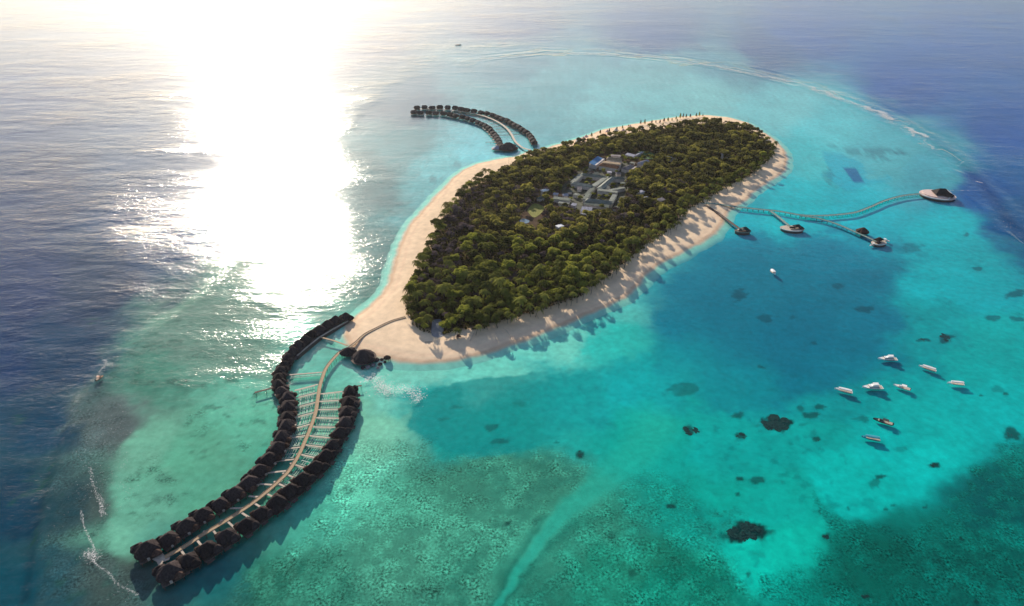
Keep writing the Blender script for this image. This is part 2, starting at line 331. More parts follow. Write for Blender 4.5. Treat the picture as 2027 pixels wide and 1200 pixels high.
STREAKS = [(330,770,90,14,.55),(420,758,70,7,.6),(250,740,40,18,.4),(330,930,42,22,.45),(350,985,60,14,.5),(300,1040,26,12,.4),(400,850,40,16,.3),(500,880,20,8,.2),(560,800,20,7,.2),(330,690,60,22,.35),(440,700,70,20,.25),(300,1020,30,8,.5),(820,880,70,20,.35),(900,940,90,35,.5),(780,960,40,16,.3),(960,1010,60,30,.3),(620,1120,100,40,.3),(850,1180,90,25,.5),(740,1180,60,25,.5),(1430,1035,50,24,.6),(1350,1120,30,40,.4)]

def seabed_fields(x, y, z):
    px, py = to_px(x, y, z)
    m = np.clip((y - 150) / 800, .6, 2.5)
    n1 = fbm(x / 26, y / 26, 4, 3) - .5; n2 = fbm(x / 26, y / 26, 4, 19) - .5
    n3 = fbm(x / 90, y / 90, 3, 31) - .5; n4 = fbm(x / 90, y / 90, 3, 47) - .5
    nf = fbm(x / 6, y / 6, 3, 71) - .5; ng = fbm(x / 6, y / 6, 3, 77) - .5
    wx = px + (n1 * 46 + n3 * 60 + nf * 12) / m; wy = py + (n2 * 34 + n4 * 44 + ng * 9) / m
    B = np.asarray(BASE, float); num = np.zeros((len(x), 3)); den = np.zeros(len(x)); Lc = lin(B[:, 2:])
    for i in range(len(B)):
        d2 = ((wx - B[i, 0]) ** 2 + ((wy - B[i, 1]) * 1.5) ** 2) / 3600.0 + .25
        w = 1.0 / (d2 * d2 * np.sqrt(d2)); num += w[:, None] * Lc[i]; den += w
    c = num / den[:, None]
    reef = np.zeros(len(x)); spark = np.zeros(len(x))
    def mix(mask, col):
        nonlocal c
        c = c * (1 - mask[:, None]) + lin(col) * mask[:, None]
    # big brightness drift
    c *= (1 + .35 * n3 + .26 * n1 + .22 * nf)[:, None]
    sp = sstep(.70, .80, fbm(x / 7, y / 7, 2, 123)) * sstep(.42, .58, fbm(x / 120, y / 120, 2, 131)) * sstep(1250, 1400, px) * sstep(430, 520, py); mix(sp * .28, (0, 80, 84))
    sp = sstep(.66, .8, fbm(x / 9, y / 9, 3, 143)) * sstep(.45, .6, fbm(x / 70, y / 70, 2, 151)) * (px < 620) * (py > 620); mix(sp * .55, (30, 86, 72))
    a = sstep(-55, 45, sdf(wx * .6 + px * .4, wy * .6 + py * .4, DEEP, 140)); mix(a * .65, (0, 110, 134))
    a = sstep(-1.5, 3, sdf(px + nf * 8 + n1 * 10, py + ng * 8 + n2 * 8, TEAL)); a = a * (1 - .85 * sstep(1000, 1160, px)); mix(a * .8, (0, 140, 136))
    for poly, col, sft, k in ((REEF_A, (66, 144, 118), 26, .5), (REEF_B, (22, 126, 106), 26, .5), (REEF_C, (0, 104, 92), 13, .75)):
        a = sstep(-sft, sft, sdf(wx, wy, poly)); a = a * np.clip(.78 + n1 * 1.6 + nf * 1.9, .12, 1); mix(a * k, col); reef = np.maximum(reef, a)
        c *= (1 + a * (1.2 * n3 + 1.0 * n1 + .9 * nf))[:, None].clip(.3, 1.9)
    a = sstep(-22, 14, sdf(wx, wy, CREST)) * np.clip(.75 + n1 * 1.8 + nf * 1.6, .1, 1); mix(a * .5, (58, 84, 84)); reef = np.maximum(reef, a * .8); c *= (1 + a * 1.2 * n1)[:, None].clip(.4, 1.8)
    d, w = line_d(wx * .28 + px * .72, wy * .28 + py * .72, CHANNEL); d = d + nf * 9
    a = 1 - sstep(.45, 1.7, d / w); mix(a * .55, (30, 178, 156)); reef *= 1 - a * .9
    a = (1 - sstep(1.0, 3.4, d / w)) * sstep(1.0, 1.5, d / w) * sstep(1000, 1040, py); mix(a * .55, (0, 104, 90))
    a = sstep(-3, 5, sdf(wx, wy, POOLB)); mix(a * .7, (0, 166, 186)); a = sstep(-1, 2, sdf(px + nf * 3, py + ng * 3, POOLC)); mix(a * .85, (0, 86, 138))
    for sx, sy, rx, ry, k in STREAKS:
        e = np.hypot((wx - sx) / rx, (wy - sy) / ry); a = (1 - sstep(.3, 1.5, e)) * np.clip(.5 + nf * 3.2, 0, 1); mix(a * k, (24, 66, 58)); reef = np.maximum(reef, a)
    for sx, sy, rx, ry, k in SPOTS:
        q = (np.abs(px - sx) < rx * 2.6 + 14) & (np.abs(py - sy) < ry * 2.6 + 14)
        if not q.any(): continue
        e = np.hypot((px[q] - sx + n1[q] * rx * 1.4 + nf[q] * 7) / rx, (py[q] - sy + n2[q] * ry * 1.4 + ng[q] * 5) / ry)
        a = (1 - sstep(.7, 1.25, e + nf[q] * 1.5 + n1[q] * .8)) * k
        dk = lin((0, 62, 74)) if sy < 700 else lin((6, 52, 50))
        c[q] = c[q] * (1 - a[:, None]) + dk * a[:, None]
    return c, reef, px, py, n1

def seabed_depth(x, y):
    px, py = to_px(x, y, -2.5)
    oc = sdf(px, py, OCEAN, 1500); a = sstep(-4, 40, oc)
    dp = sstep(-20, 30, sdf(px, py, DEEP))
    return -1.5 - a * 9 - dp * 1.0 - .5 * fbm(x / 30, y / 30, 2, 5) - sstep(3000, 12000, np.hypot(x, y)) * 20

def lines(dense, outer):
    a = list(np.arange(dense[0], dense[1] + 1e-6, dense[2])); s = dense[2]; v = a[-1]; hi = []
    while v < outer[1]: s *= 1.045; v += s; hi.append(v)
    s = dense[2]; v = a[0]; lo = []
    while v > outer[0]: s *= 1.045; v -= s; lo.append(v)
    return np.array(lo[::-1] + a + hi)
def grid(xs, ys):
    X, Y = np.meshgrid(xs, ys); nx, ny = len(xs), len(ys); i = np.arange(nx * ny).reshape(ny, nx)
    Q = np.stack([i[:-1, :-1], i[:-1, 1:], i[1:, 1:], i[1:, :-1]], -1).reshape(-1, 4)
    return X.ravel(), Y.ravel(), Q
xs = lines((-330, 560, 1.7), (-14000, 14000)); ys = lines((215, 760, 1.9), (-14000, 14000))
X, Y, Q = grid(xs, ys)
near = (Y > 100) & (Y < 6000) & (np.abs(X) < 4500)
Zb = np.full(X.shape, -24.0); Zb[near] = seabed_depth(X[near], Y[near])
Cb = np.tile(lin((8, 46, 96)), (len(X), 1)); Rf = np.zeros(len(X))
c, rf, _, _, _ = seabed_fields(X[near], Y[near], Zb[near])
fade = (sstep(3000, 5500, np.hypot(X[near], Y[near])))[:, None]
Cb[near] = c * (1 - fade) + Cb[near] * fade; Rf[near] = rf
Cb = np.clip(Cb / KSEA, 0, .9)

def floor_material(name, sand):
    m = bpy.data.materials.new(name); m.use_nodes = True; nt = m.node_tree; n = nt.nodes; l = nt.links; n.clear()
    out = n.new('ShaderNodeOutputMaterial'); d = n.new('ShaderNodeBsdfDiffuse'); l.new(d.outputs[0], out.inputs[0])
    a = n.new('ShaderNodeAttribute'); a.attribute_name = 'col'; r = n.new('ShaderNodeAttribute'); r.attribute_name = 'reef'
    g = n.new('ShaderNodeNewGeometry')
    def noise(sc, det=4):
        q = n.new('ShaderNodeTexNoise'); q.inputs['Scale'].default_value = sc; q.inputs['Detail'].default_value = det; q.inputs['Roughness'].default_value = .65; l.new(g.outputs['Position'], q.inputs['Vector']); return q.outputs['Fac']
    def ramp(src, a0, a1, b0, b1):
        q = n.new('ShaderNodeMapRange'); q.inputs[1].default_value = a0; q.inputs[2].default_value = a1; q.inputs[3].default_value = b0; q.inputs[4].default_value = b1; l.new(src, q.inputs[0]); return q.outputs[0]
    if sand:
        f = ramp(noise(.10, 10), .3, .7, .84, 1.12)
    else:
        sp = ramp(noise(.55, 8), .39, .64, -.66, .58)           # coral speckle
        m3 = n.new('ShaderNodeMath'); m3.operation = 'MULTIPLY'; l.new(sp, m3.inputs[0]); l.new(ramp(noise(.07, 5), .35, .65, .25, 1.35), m3.inputs[1]); sp = m3.outputs[0]
        mu = n.new('ShaderNodeMath'); mu.operation = 'MULTIPLY_ADD'; l.new(sp, mu.inputs[0]); l.new(r.outputs['Fac'], mu.inputs[1]); mu.inputs[2].default_value = 1.0
        m2 = n.new('ShaderNodeMath'); m2.operation = 'MULTIPLY'; l.new(mu.outputs[0], m2.inputs[0]); l.new(ramp(noise(.16, 9), .3, .7, .84, 1.16), m2.inputs[1]); f = m2.outputs[0]
    v = n.new('ShaderNodeVectorMath'); v.operation = 'SCALE'; l.new(a.outputs['Color'], v.inputs[0]); l.new(f, v.inputs['Scale']); l.new(v.outputs[0], d.inputs[0])
    MATS[name] = m
floor_material('seabed', False); floor_material('sand', True)
tag(np_mesh('seabed', np.stack([X, Y, Zb], 1), Q, 'seabed', smooth=True, uvcol=Cb, attrs={'reef': Rf}), kind='structure')

# ------------------------------------------------------------------ beach
SP = np.array(SHORE_W)
bx = np.arange(SP[:, 0].min() - 34, SP[:, 0].max() + 34, 2.0); by = np.arange(SP[:, 1].min() - 34, SP[:, 1].max() + 34, 2.0)
X, Y, Q = grid(bx, by)
s = sdf(X, Y, SHORE_W, 60) + (fbm(X / 14, Y / 14, 3, 8) - .5) * 5
Z = np.where(s > 0, 1.7 * (1 - np.exp(-np.maximum(s, 0) / 11)) + .25 * sstep(10, 16, s), np.maximum(s * .145, -4.5)) + (fbm(X / 9, Y / 9, 3, 4) - .5) * .25 * sstep(2, 12, s)
keep = (s[Q] > -31).all(1); used = np.unique(Q[keep]); remap = np.full(len(X), -1); remap[used] = np.arange(len(used))
X, Y, Z, s = X[used], Y[used], Z[used], s[used]; Q = remap[Q[keep]]
cs, _, px, py, n1 = seabed_fields(X, Y, np.minimum(Z, 0))
dry = lin((246, 215, 182)); wet = lin((222, 190, 158)); shal = lin((140, 220, 198))
t = sstep(1.0, 4.5, s + n1 * 3)[:, None]; c = wet * (1 - t) + dry * t
c = c * (1 - .07 * np.exp(-((s - 9 - n1 * 5) / 1.6) ** 2)[:, None])             # strand line left by the last tide
u = sstep(0, -5.5, s)[:, None]; c = c * (1 - u) + shal * u
u = sstep(-5, -20, s)[:, None]; c = c * (1 - u) + cs * KLIGHT / KSEA * u
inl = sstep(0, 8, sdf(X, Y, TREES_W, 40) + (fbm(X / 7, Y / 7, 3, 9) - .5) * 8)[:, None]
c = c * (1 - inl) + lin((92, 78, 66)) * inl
tag(np_mesh('beach', np.stack([X, Y, Z], 1), Q, 'sand', smooth=True, uvcol=np.clip(c / KLIGHT, 0, .85)), kind='structure')
def ground_z(x, y):
    a = np.array([float(x)]); b = np.array([float(y)]); q = sdf(a, b, SHORE_W, 60)[0]
    return 1.7 * (1 - math.exp(-max(q, 0) / 11)) + .2 if q > 0 else max(q * .115, -2.4)

# ------------------------------------------------------------------ water surface
xs = lines((-900, 1400, 9), (-14000, 14000)); ys = lines((190, 1900, 9), (-14000, 14000))
X, Y, Q = grid(xs, ys); px, py = to_px(X, np.maximum(Y, 50), 0)
n1 = fbm(X / 60, Y / 60, 3, 61) - .5; n2 = fbm(X / 60, Y / 60, 3, 67) - .5
oc = sdf(px + n1 * 40, py + n2 * 40, OCEAN, 1500); lag = .34 + .42 * sstep(760, 640, px) * sstep(860, 700, py); wave = lag + (1 - lag) * sstep(-14, 12, oc)
REEF_LINE = [(*at(a_, b_)[:2], 1) for a_, b_ in [(640,310),(720,222),(800,168),(880,138),(960,118),(1080,106),(1200,108),(1350,122),(1480,144),(1600,174),(1690,205),(1770,243),(1840,287),(1900,340),(1950,400),(1990,455)]]
ring = line_d(X, Y, REEF_LINE, 500)[0] * np.where(oc > 0, 1, -1)
ringm = sstep(95, 15, ring) * sstep(-40, -5, ring) * sstep(880, 1080, px)
CALM = [(578,704),(692,628),(704,690),(700,900),(560,1010),(520,960),(560,860),(575,770)]
calm = sstep(-12, 10, sdf(px, py, CALM)); wave = wave * (1 - calm) + .16 * calm
wave += .45 * sstep(600, 480, px) * sstep(150, 280, px) * sstep(330, 420, py) * sstep(700, 620, py) * sstep(-10, 20, oc)
wave += .30 * sstep(640, 700, px) * sstep(870, 800, px) * sstep(310, 360, py) * sstep(610, 540, py)
wave *= 1 - .35 * sstep(900, 1300, px)
wave *= 1 + .5 * n2
wave *= 1 - .5 * sstep(1000, 2400, np.hypot(X, Y))
tag(np_mesh('water', np.stack([X, Y, np.zeros_like(X)], 1), Q, None, smooth=True, attrs={'wave': wave, 'ring': ring, 'ringmask': ringm}), kind='structure')
m = bpy.data.materials.new('water'); m.use_nodes = True; nt = m.node_tree; n = nt.nodes; l = nt.links; n.clear()
out = n.new('ShaderNodeOutputMaterial'); g = n.new('ShaderNodeNewGeometry'); at_w = n.new('ShaderNodeAttribute'); at_w.attribute_name = 'wave'
def wnoise(sc, det, sx, sy, rot):
    mp = n.new('ShaderNodeMapping'); mp.inputs['Scale'].default_value = (sx, sy, 1); mp.inputs['Rotation'].default_value = (0, 0, rot); l.new(g.outputs['Position'], mp.inputs[0])
    q = n.new('ShaderNodeTexNoise'); q.inputs['Scale'].default_value = sc; q.inputs['Detail'].default_value = det; q.inputs['Roughness'].default_value = .55; l.new(mp.outputs[0], q.inputs['Vector']); return q.outputs['Fac']
def math2(op, a, b):
    q = n.new('ShaderNodeMath'); q.operation = op
    for i, v in enumerate((a, b)):
        if isinstance(v, (int, float)): q.inputs[i].default_value = v
        else: l.new(v, q.inputs[i])
    return q.outputs[0]
h = math2('MULTIPLY', wnoise(.045, 2, .45, 1, .15), 1.6)
h = math2('ADD', h, math2('MULTIPLY', wnoise(.22, 3, .6, 1, -.2), .55))
h = math2('ADD', h, math2('MULTIPLY', wnoise(.6, 4, .8, 1, .3), .30))
patch = n.new('ShaderNodeMapRange'); patch.inputs[1].default_value = .35; patch.inputs[2].default_value = .65; patch.inputs[3].default_value = .42; patch.inputs[4].default_value = 1.4
l.new(wnoise(.008, 3, .4, 1, .1), patch.inputs[0])
amp = math2('MULTIPLY', at_w.outputs['Fac'], patch.outputs[0])
bp = n.new('ShaderNodeBump'); bp.inputs['Strength'].default_value = 1.0; bp.inputs['Distance'].default_value = 1.0
at_r = n.new('ShaderNodeAttribute'); at_r.attribute_name = 'ring'; at_m = n.new('ShaderNodeAttribute'); at_m.attribute_name = 'ringmask'
warp = math2('ADD', math2('MULTIPLY', at_r.outputs['Fac'], .16), math2('MULTIPLY', wnoise(.02, 2, 1, 1, 0), 7.0))
swell = math2('MULTIPLY', math2('MULTIPLY', math2('SINE', warp, 0), at_m.outputs['Fac']), .5)                      # swell bending round the reef
l.new(math2('ADD', math2('MULTIPLY', h, amp), swell), bp.inputs['Height'])
dt = n.new('ShaderNodeVectorMath'); dt.operation = 'DOT_PRODUCT'; l.new(bp.outputs[0], dt.inputs[0]); l.new(g.outputs['Incoming'], dt.inputs[1])
one = math2('SUBTRACT', 1.0, math2('ABSOLUTE', dt.outputs['Value'], 0)); fres = math2('ADD', math2('MULTIPLY', math2('POWER', one, 5.0), .98), .015)   # Schlick reflectance of water
gl = n.new('ShaderNodeBsdfGlossy'); gl.inputs['Roughness'].default_value = .10; l.new(bp.outputs[0], gl.inputs['Normal'])
g2 = n.new('ShaderNodeBsdfGlossy'); g2.inputs['Roughness'].default_value = .24; l.new(bp.outputs[0], g2.inputs['Normal']); mg = n.new('ShaderNodeMixShader'); mg.inputs[0].default_value = .11; l.new(gl.outputs[0], mg.inputs[1]); l.new(g2.outputs[0], mg.inputs[2])   # gusts roughen part of the surface
tr = n.new('ShaderNodeBsdfTransparent'); mx = n.new('ShaderNodeMixShader')
l.new(fres, mx.inputs[0]); l.new(tr.outputs[0], mx.inputs[1]); l.new(mg.outputs[0], mx.inputs[2]); l.new(mx.outputs[0], out.inputs[0])
bpy.data.objects['water'].data.materials.append(m)

# ================================================================== trees
def clump_quads(n, rc, seed, size, ctr, flat=.75):
    """leaf-sized faces spread over a lumpy ellipsoid"""
    r = np.random.RandomState(seed); d = r.normal(size=(n, 3)); d /= np.linalg.norm(d, axis=1)[:, None]; d[:, 2] = np.where(d[:, 2] < -.35, -d[:, 2], d[:, 2])
    rad = rc * (.55 + .62 * r.rand(n)); P = d * rad[:, None] * np.array([1, 1, flat]) + np.array(ctr)
    nr = d + r.normal(size=(n, 3)) * .95 + np.array([0, 0, .4]); nr /= np.linalg.norm(nr, axis=1)[:, None]
    a = np.cross(nr, r.normal(size=(n, 3))); a /= np.linalg.norm(a, axis=1)[:, None]; b = np.cross(nr, a)
    s = size * (.55 + .8 * r.rand(n))[:, None]; k = .45 + .4 * r.rand(n)[:, None]
    V = np.stack([P - a * s, P - b * s * k, P + a * s, P + b * s * k], 1).reshape(-1, 3)
    return V
def crown(seed, n_clump, per, size, R0=4.6, zc=8.0, squash=.62):
    r = np.random.RandomState(seed); out = []
    for k in range(n_clump):
        a = 2.4 * k + r.rand(); q = R0 * .78 * math.sqrt((k + .4) / n_clump); h = (1 - (q / R0) ** 2) * R0 * squash * (.7 + .6 * r.rand())
        rc = R0 * (.30 + .22 * r.rand())
        out.append(clump_quads(per, rc, seed * 50 + k, size, (q * math.cos(a), q * math.sin(a), zc + h - 1.2 * r.rand())))
    return np.concatenate(out)
def quads_of(V): return np.arange(len(V)).reshape(-1, 4)
def trunk_mb(h, r0, seed, limbs=4, lean=.06):
    r = random.Random(seed); m = MB(); p = Vector((0, 0, -.6)); rad = r0
    top = Vector((r.uniform(-1, 1) * lean * h, r.uniform(-1, 1) * lean * h, h * .62))
    mid = (p + top) / 2 + Vector((r.uniform(-.3, .3), r.uniform(-.3, .3), 0))
    m.cyl(p, mid, rad, rad * .75); m.cyl(mid, top, rad * .75, rad * .5)
    for k in range(limbs):
        a = 6.283 * k / limbs + r.random(); m.cyl(mid.lerp(top, r.uniform(.4, 1)), top + Vector((math.cos(a) * h * .24, math.sin(a) * h * .24, h * r.uniform(.12, .26))), rad * .42, rad * .15, 5)
    return m
def make_tree(name, seed, mat, size=.85, nc=10, per=70, zc=8.0, R0=4.7, sq=.62):
    t = thing(name, 'x', 'tree')
    trunk_mb(zc + 1.5, .32, seed).build('trunk', 'bark', t)
    V = crown(seed, nc, per, size, R0, zc, sq); np_mesh('crown', V, quads_of(V), mat, t)
    return t
def make_palm(seed, h=13.0):
    r = random.Random(seed); t = thing('coconut_palm', 'x', 'palm tree'); m = MB()
    lx, ly = r.uniform(-2.2, 2.2), r.uniform(-2.2, 2.2); pts = [Vector((lx * (k / 6) ** 1.8, ly * (k / 6) ** 1.8, -.6 + (h + .6) * k / 6)) for k in range(7)]
    for k in range(6): m.cyl(pts[k], pts[k + 1], .26 - .022 * k, .26 - .022 * (k + 1), 6)
    m.build('trunk', 'bark', t); top = pts[-1]; V = []
    nf = 17
    for f in range(nf):
        a = 6.283 * f / nf + r.uniform(-.15, .15); up = r.uniform(-.15, .95); L = r.uniform(4.6, 6.0); d = Vector((math.cos(a), math.sin(a), 0)); sd_ = Vector((-d.y, d.x, 0)); prev = None
        ns = 8
        for k in range(ns + 1):
            u = k / ns; c = top + d * L * u * (1 - .1 * up) + Vector((0, 0, L * (up * u * .75 - .95 * u * u))); w = .95 * math.sin(math.pi * min(1, .12 + u * .9)) ** .7
            if prev is not None:
                pc, pw = prev
                for sg in (-1, 1):          # a leaflet bundle each side of the rib
                    e = sd_ * sg; dr = Vector((0, 0, -.45))
                    V += [pc, pc + (c - pc) * .72, c + e * w + dr * w + d * .3, pc + e * pw * .9 + dr * pw + d * .35]
            prev = (c, w)
    V = np.array([tuple(v) for v in V]); np_mesh('crown', V, quads_of(V), 'palm_leaves', t)
    return t
def make_pine(seed, h=7.5):
    t = thing('shore_pine', 'x', 'tree'); m = MB(); m.cyl((0, 0, -.6), (0, 0, h * .95), .2, .05, 6); m.build('trunk', 'bark', t)
    V = np.concatenate([clump_quads(46, (1.9 - 1.5 * k / 6) , seed * 9 + k, .45, (0, 0, h * (.26 + .115 * k)), .7) for k in range(7)])
    np_mesh('crown', V, quads_of(V), 'dry_leaves' if seed % 3 == 0 else 'leaves', t); return t

CLEAR = [[(1128,352),(1150,336),(1162,326),(1182,306),(1240,300),(1300,306),(1290,330),(1262,350),(1245,362),(1236,392),(1222,418),(1196,428),(1148,428),(1125,412),(1086,412),(1084,388),(1108,372)],
         [(1036,420),(1058,398),(1084,410),(1076,440),(1058,454),(1034,456),(1018,446)], [(852,634),(878,634),(880,668),(852,668)], [(1256,312),(1262,298),(1290,302),(1296,314)]]
CLEAR_W = [[tuple(at(p[0], p[1], 2)[:2]) for p in c] for c in CLEAR]
def spots_in(poly, step, seed):
    r = np.random.RandomState(seed); P = np.array(poly); gx = np.arange(P[:, 0].min(), P[:, 0].max(), step); gy = np.arange(P[:, 1].min(), P[:, 1].max(), step)
    X, Y = np.meshgrid(gx, gy); X = X + (np.arange(len(gy)) % 2)[:, None] * step / 2; X = X.ravel() + r.uniform(-.36, .36, X.size) * step; Y = Y.ravel() + r.uniform(-.36, .36, Y.size) * step
    return X, Y
TX, TY = spots_in(TREES_W, 7.0, 5)
edge = sdf(TX, TY, TREES_W, 50); ok = edge > .5
for c in CLEAR_W: ok &= sdf(TX, TY, c, 50) < 1.0
TX, TY, edge = TX[ok], TY[ok], edge[ok]
order = np.argsort(TY); TX, TY, edge = TX[order], TY[order], edge[order]
thin = fbm(TX / 34, TY / 34, 2, 91)                 # groves and gaps
hgt = fbm(TX / 22, TY / 22, 2, 95)
broad = [make_tree('broadleaf_tree', 100 + k, 'leaves', .62, 12, 120, 6.6 + .5 * k, 4.3 + .25 * k, .6) for k in range(5)]
dry = [make_tree('sparse_tree', 140 + k, 'dry_leaves', .5, 9, 60, 6.0, 3.8, .6) for k in range(2)]
palms = [make_palm(170 + k, 11.5 + 1.1 * k) for k in range(4)]
LB = {0: ('dense green broadleaf tree', 'broadleaf trees in the forest', ' in the middle of the island forest'),
      1: ('thin grey brown tree with sparse leaves', 'sparse brown trees in the forest', ' among the forest crowns'),
      2: ('coconut palm rising from the forest', 'palms inside the forest', ' in the middle of the island'),
      3: ('coconut palm on the forest edge', 'palms along the forest edge', ' leaning towards the beach'),
      4: ('dense green broadleaf tree on the forest edge', 'broadleaf trees along the forest edge', ' beside the sand')}
LAND = [(*at(a_, b_, 2)[:2], w_) for a_, b_, w_ in [(805,630,'near the beach walkway'), (866,650,'beside the grey paving'), (968,556,'around the pale roofed house'), (1060,418,'around the yellow lawn'), (1185,415,'below the courtyard buildings'), (1240,375,'east of the courtyard buildings'), (1120,365,'west of the courtyard buildings'), (1185,312,'near the blue roofed hall'), (1275,310,'around the green lawn'), (1390,405,'by the root of the long jetty'), (1108,448,'around the thin white shed'), (1525,300,'at the pointed forest tip'), (908,662,'near the pink bush on the beach front'), (890,425,'above the wide western beach'), (1000,335,'opposite the far pier'), (1230,520,'above the tree shaded lagoon beach')]]
cnt = {k: 0 for k in range(5)}; mass = []; rt = random.Random(77)
def plant(protos, x, y, sc, kind, tilt=0.0):
    o = copy_tree(rt.choice(protos)); o.location = (x, y, ground_z(x, y) - .05); o.rotation_euler = (rt.uniform(-tilt, tilt), rt.uniform(-tilt, tilt), rt.uniform(0, 6.283)); o.scale = (sc, sc, sc * rt.uniform(.9, 1.12))
    near_ = min(LAND, key=lambda q: (q[0] - x) ** 2 + (q[1] - y) ** 2); far_ = math.hypot(near_[0] - x, near_[1] - y)
    size_ = '' if kind in (4, 5) else 'tall ' if sc > 1.22 else ('small ' if sc < .88 else '')
    tag(o, size_ + LB[kind][0] + (' ' + near_[2] if far_ < 55 else LB[kind][2]), None, LB[kind][1] + (' ' + near_[2] if far_ < 55 else '') + (', ' + size_.strip() if size_ else '')); cnt[kind] += 1; return o
for x, y, e, th, hg in zip(TX, TY, edge, thin, hgt):
    u = rt.random(); rim = e < 10
    pxx, pyy = to_px(x, y, 2); grey = pxx < 985 - (pyy - 330) * .35 and pyy > 340
    kind = (3 if u < .55 else 4) if rim else 1 if grey and u > .5 else (2 if u < .46 else (1 if (th < .40 and u < .62) or u > .93 else 0))
    sc = (.62 + .95 * hg) * rt.uniform(.72, 1.28) * (.92 if rim else 1)
    if not rim and rt.random() < (.30 if th < .42 else .07): continue
    if cnt[kind] < {0: 190, 1: 230, 2: 120, 3: 115, 4: 105}[kind]:
        plant({0: broad, 1: dry, 2: palms, 3: palms, 4: broad}[kind], x, y, sc, kind, .06 if kind in (2, 3) else .03)
    else: mass.append((x, y, sc, kind))
# the crowns past the largest few hundred, as one mass
lowlod = [crown(200 + k, 9, 52, .85, 4.4 + .2 * k, 7.0, .6) for k in range(5)]
palmlod = []
for o_ in palms:
    me_ = kids(o_)[1].data; q_ = np.zeros(len(me_.vertices) * 3); me_.vertices.foreach_get('co', q_); palmlod.append(q_.reshape(-1, 3))
MV, MT = [], []
for x, y, sc, kind in mass:
    V = palmlod[rt.randrange(4)] if kind in (2, 3) else lowlod[rt.randrange(5)]; a = rt.uniform(0, 6.283); ca, sa = math.cos(a), math.sin(a); z = ground_z(x, y)
    W_ = np.stack([(V[:, 0] * ca - V[:, 1] * sa) * sc + x, (V[:, 0] * sa + V[:, 1] * ca) * sc + y, V[:, 2] * sc + z], 1); MV.append(W_); MT.append(np.full(len(V), rt.random() * (.45 if kind == 1 else 1)))
if MV:
    MV = np.concatenate(MV); tag(np_mesh('forest', MV, quads_of(MV), 'leaves_mass', attrs={'tint': np.concatenate(MT)}), 'mass of tree crowns filling the far half of the island', 'forest', kind='stuff')
# undergrowth on the forest floor
UX, UY = spots_in(TREES_W, 4.6, 15); ok = sdf(UX, UY, TREES_W, 50) > -1.5
for c in CLEAR_W: ok &= sdf(UX, UY, c, 50) < 0
UV, UT = [], []
und = [clump_quads(16, 1.9, 300 + k, .95, (0, 0, .9), .6) for k in range(4)]
for x, y in zip(UX[ok], UY[ok]):
    V = und[rt.randrange(4)] * rt.uniform(.7, 1.5); UV.append(V + np.array([x, y, 1.7])); UT.append(np.full(len(V), rt.random() * .3))  # tint kept low: painted shade between the trees
UV = np.concatenate(UV); tag(np_mesh('undergrowth', UV, quads_of(UV), 'leaves_mass', attrs={'tint': np.concatenate(UT)}), 'low leafy undergrowth covering the forest floor', 'undergrowth', kind='stuff')
# violet and pink flowering bushes
for k, (px, py, mt, lb) in enumerate([(1100,326,'violet_leaves','violet leaved bush behind the north west beach'),(1052,356,'violet_leaves','violet leaved bush inland of the curved villa pier'),(1086,416,'flower_leaves','pink flowering bush beside the yellow lawn'),(908,668,'flower_leaves','pink flowering bush on the beach front by the grey paving'),(1075,428,'flower_leaves','pale pink flowering bush below the yellow lawn')]):
    o = thing('flowering_bush', lb, 'bush', (*at(px, py, 2)[:2], 1.7)); V = crown(400 + k, 7, 50, .5, 4.2 if k < 3 else 2.6, 1.6 if k > 1 else 5, .5); np_mesh('foliage', V, quads_of(V), mt, o)
    m = MB(); m.cyl((0, 0, -.3), (0, 0, 2.2), .2, .1, 6); m.build('stem', 'bark', o)
# pines and palms standing on the far sand bank
pines = [make_pine(k, 6.5 + k * .6) for k in range(4)]
for px, py in [(1092,308),(1104,303),(1113,299),(1148,287),(1171,272),(1188,266),(1206,262),(1221,258),(1232,256),(1244,254),(1268,247),(1276,247),(1290,245),(1298,244),(1306,245),(1314,242),(1322,241),(1330,240),(1338,238),(1346,236),(1352,235),(1358,234),(1366,233),(1378,232),(1384,231),(1391,231),(1340,243),(1312,249),(1285,252)]:
    o = copy_tree(rt.choice(pines)); p = at(px, py, .8); o.location = (p.x, p.y, min(.9, max(.1, ground_z(p.x, p.y)) - .1)); k = rt.uniform(.75, 1.3); o.scale = (k, k, k * rt.uniform(.9, 1.2)); o.rotation_euler[2] = rt.uniform(0, 6)
    tag(o, 'small upright pine standing on the sand bank behind the forest', None, 'pines on the far sand bank')
for px, py in [(962,646),(985,650),(1010,640),(905,672),(942,664),(1060,628),(1130,606),(1190,566),(1235,532),(1262,512),(1328,466),(1338,456),(1425,388),(1465,368),(1500,346),(1520,322),(1530,305),(1537,296)]:
    p = at(px, py, 1.6); plant(palms, p.x, p.y, rt.uniform(.9, 1.15), 3, .16)

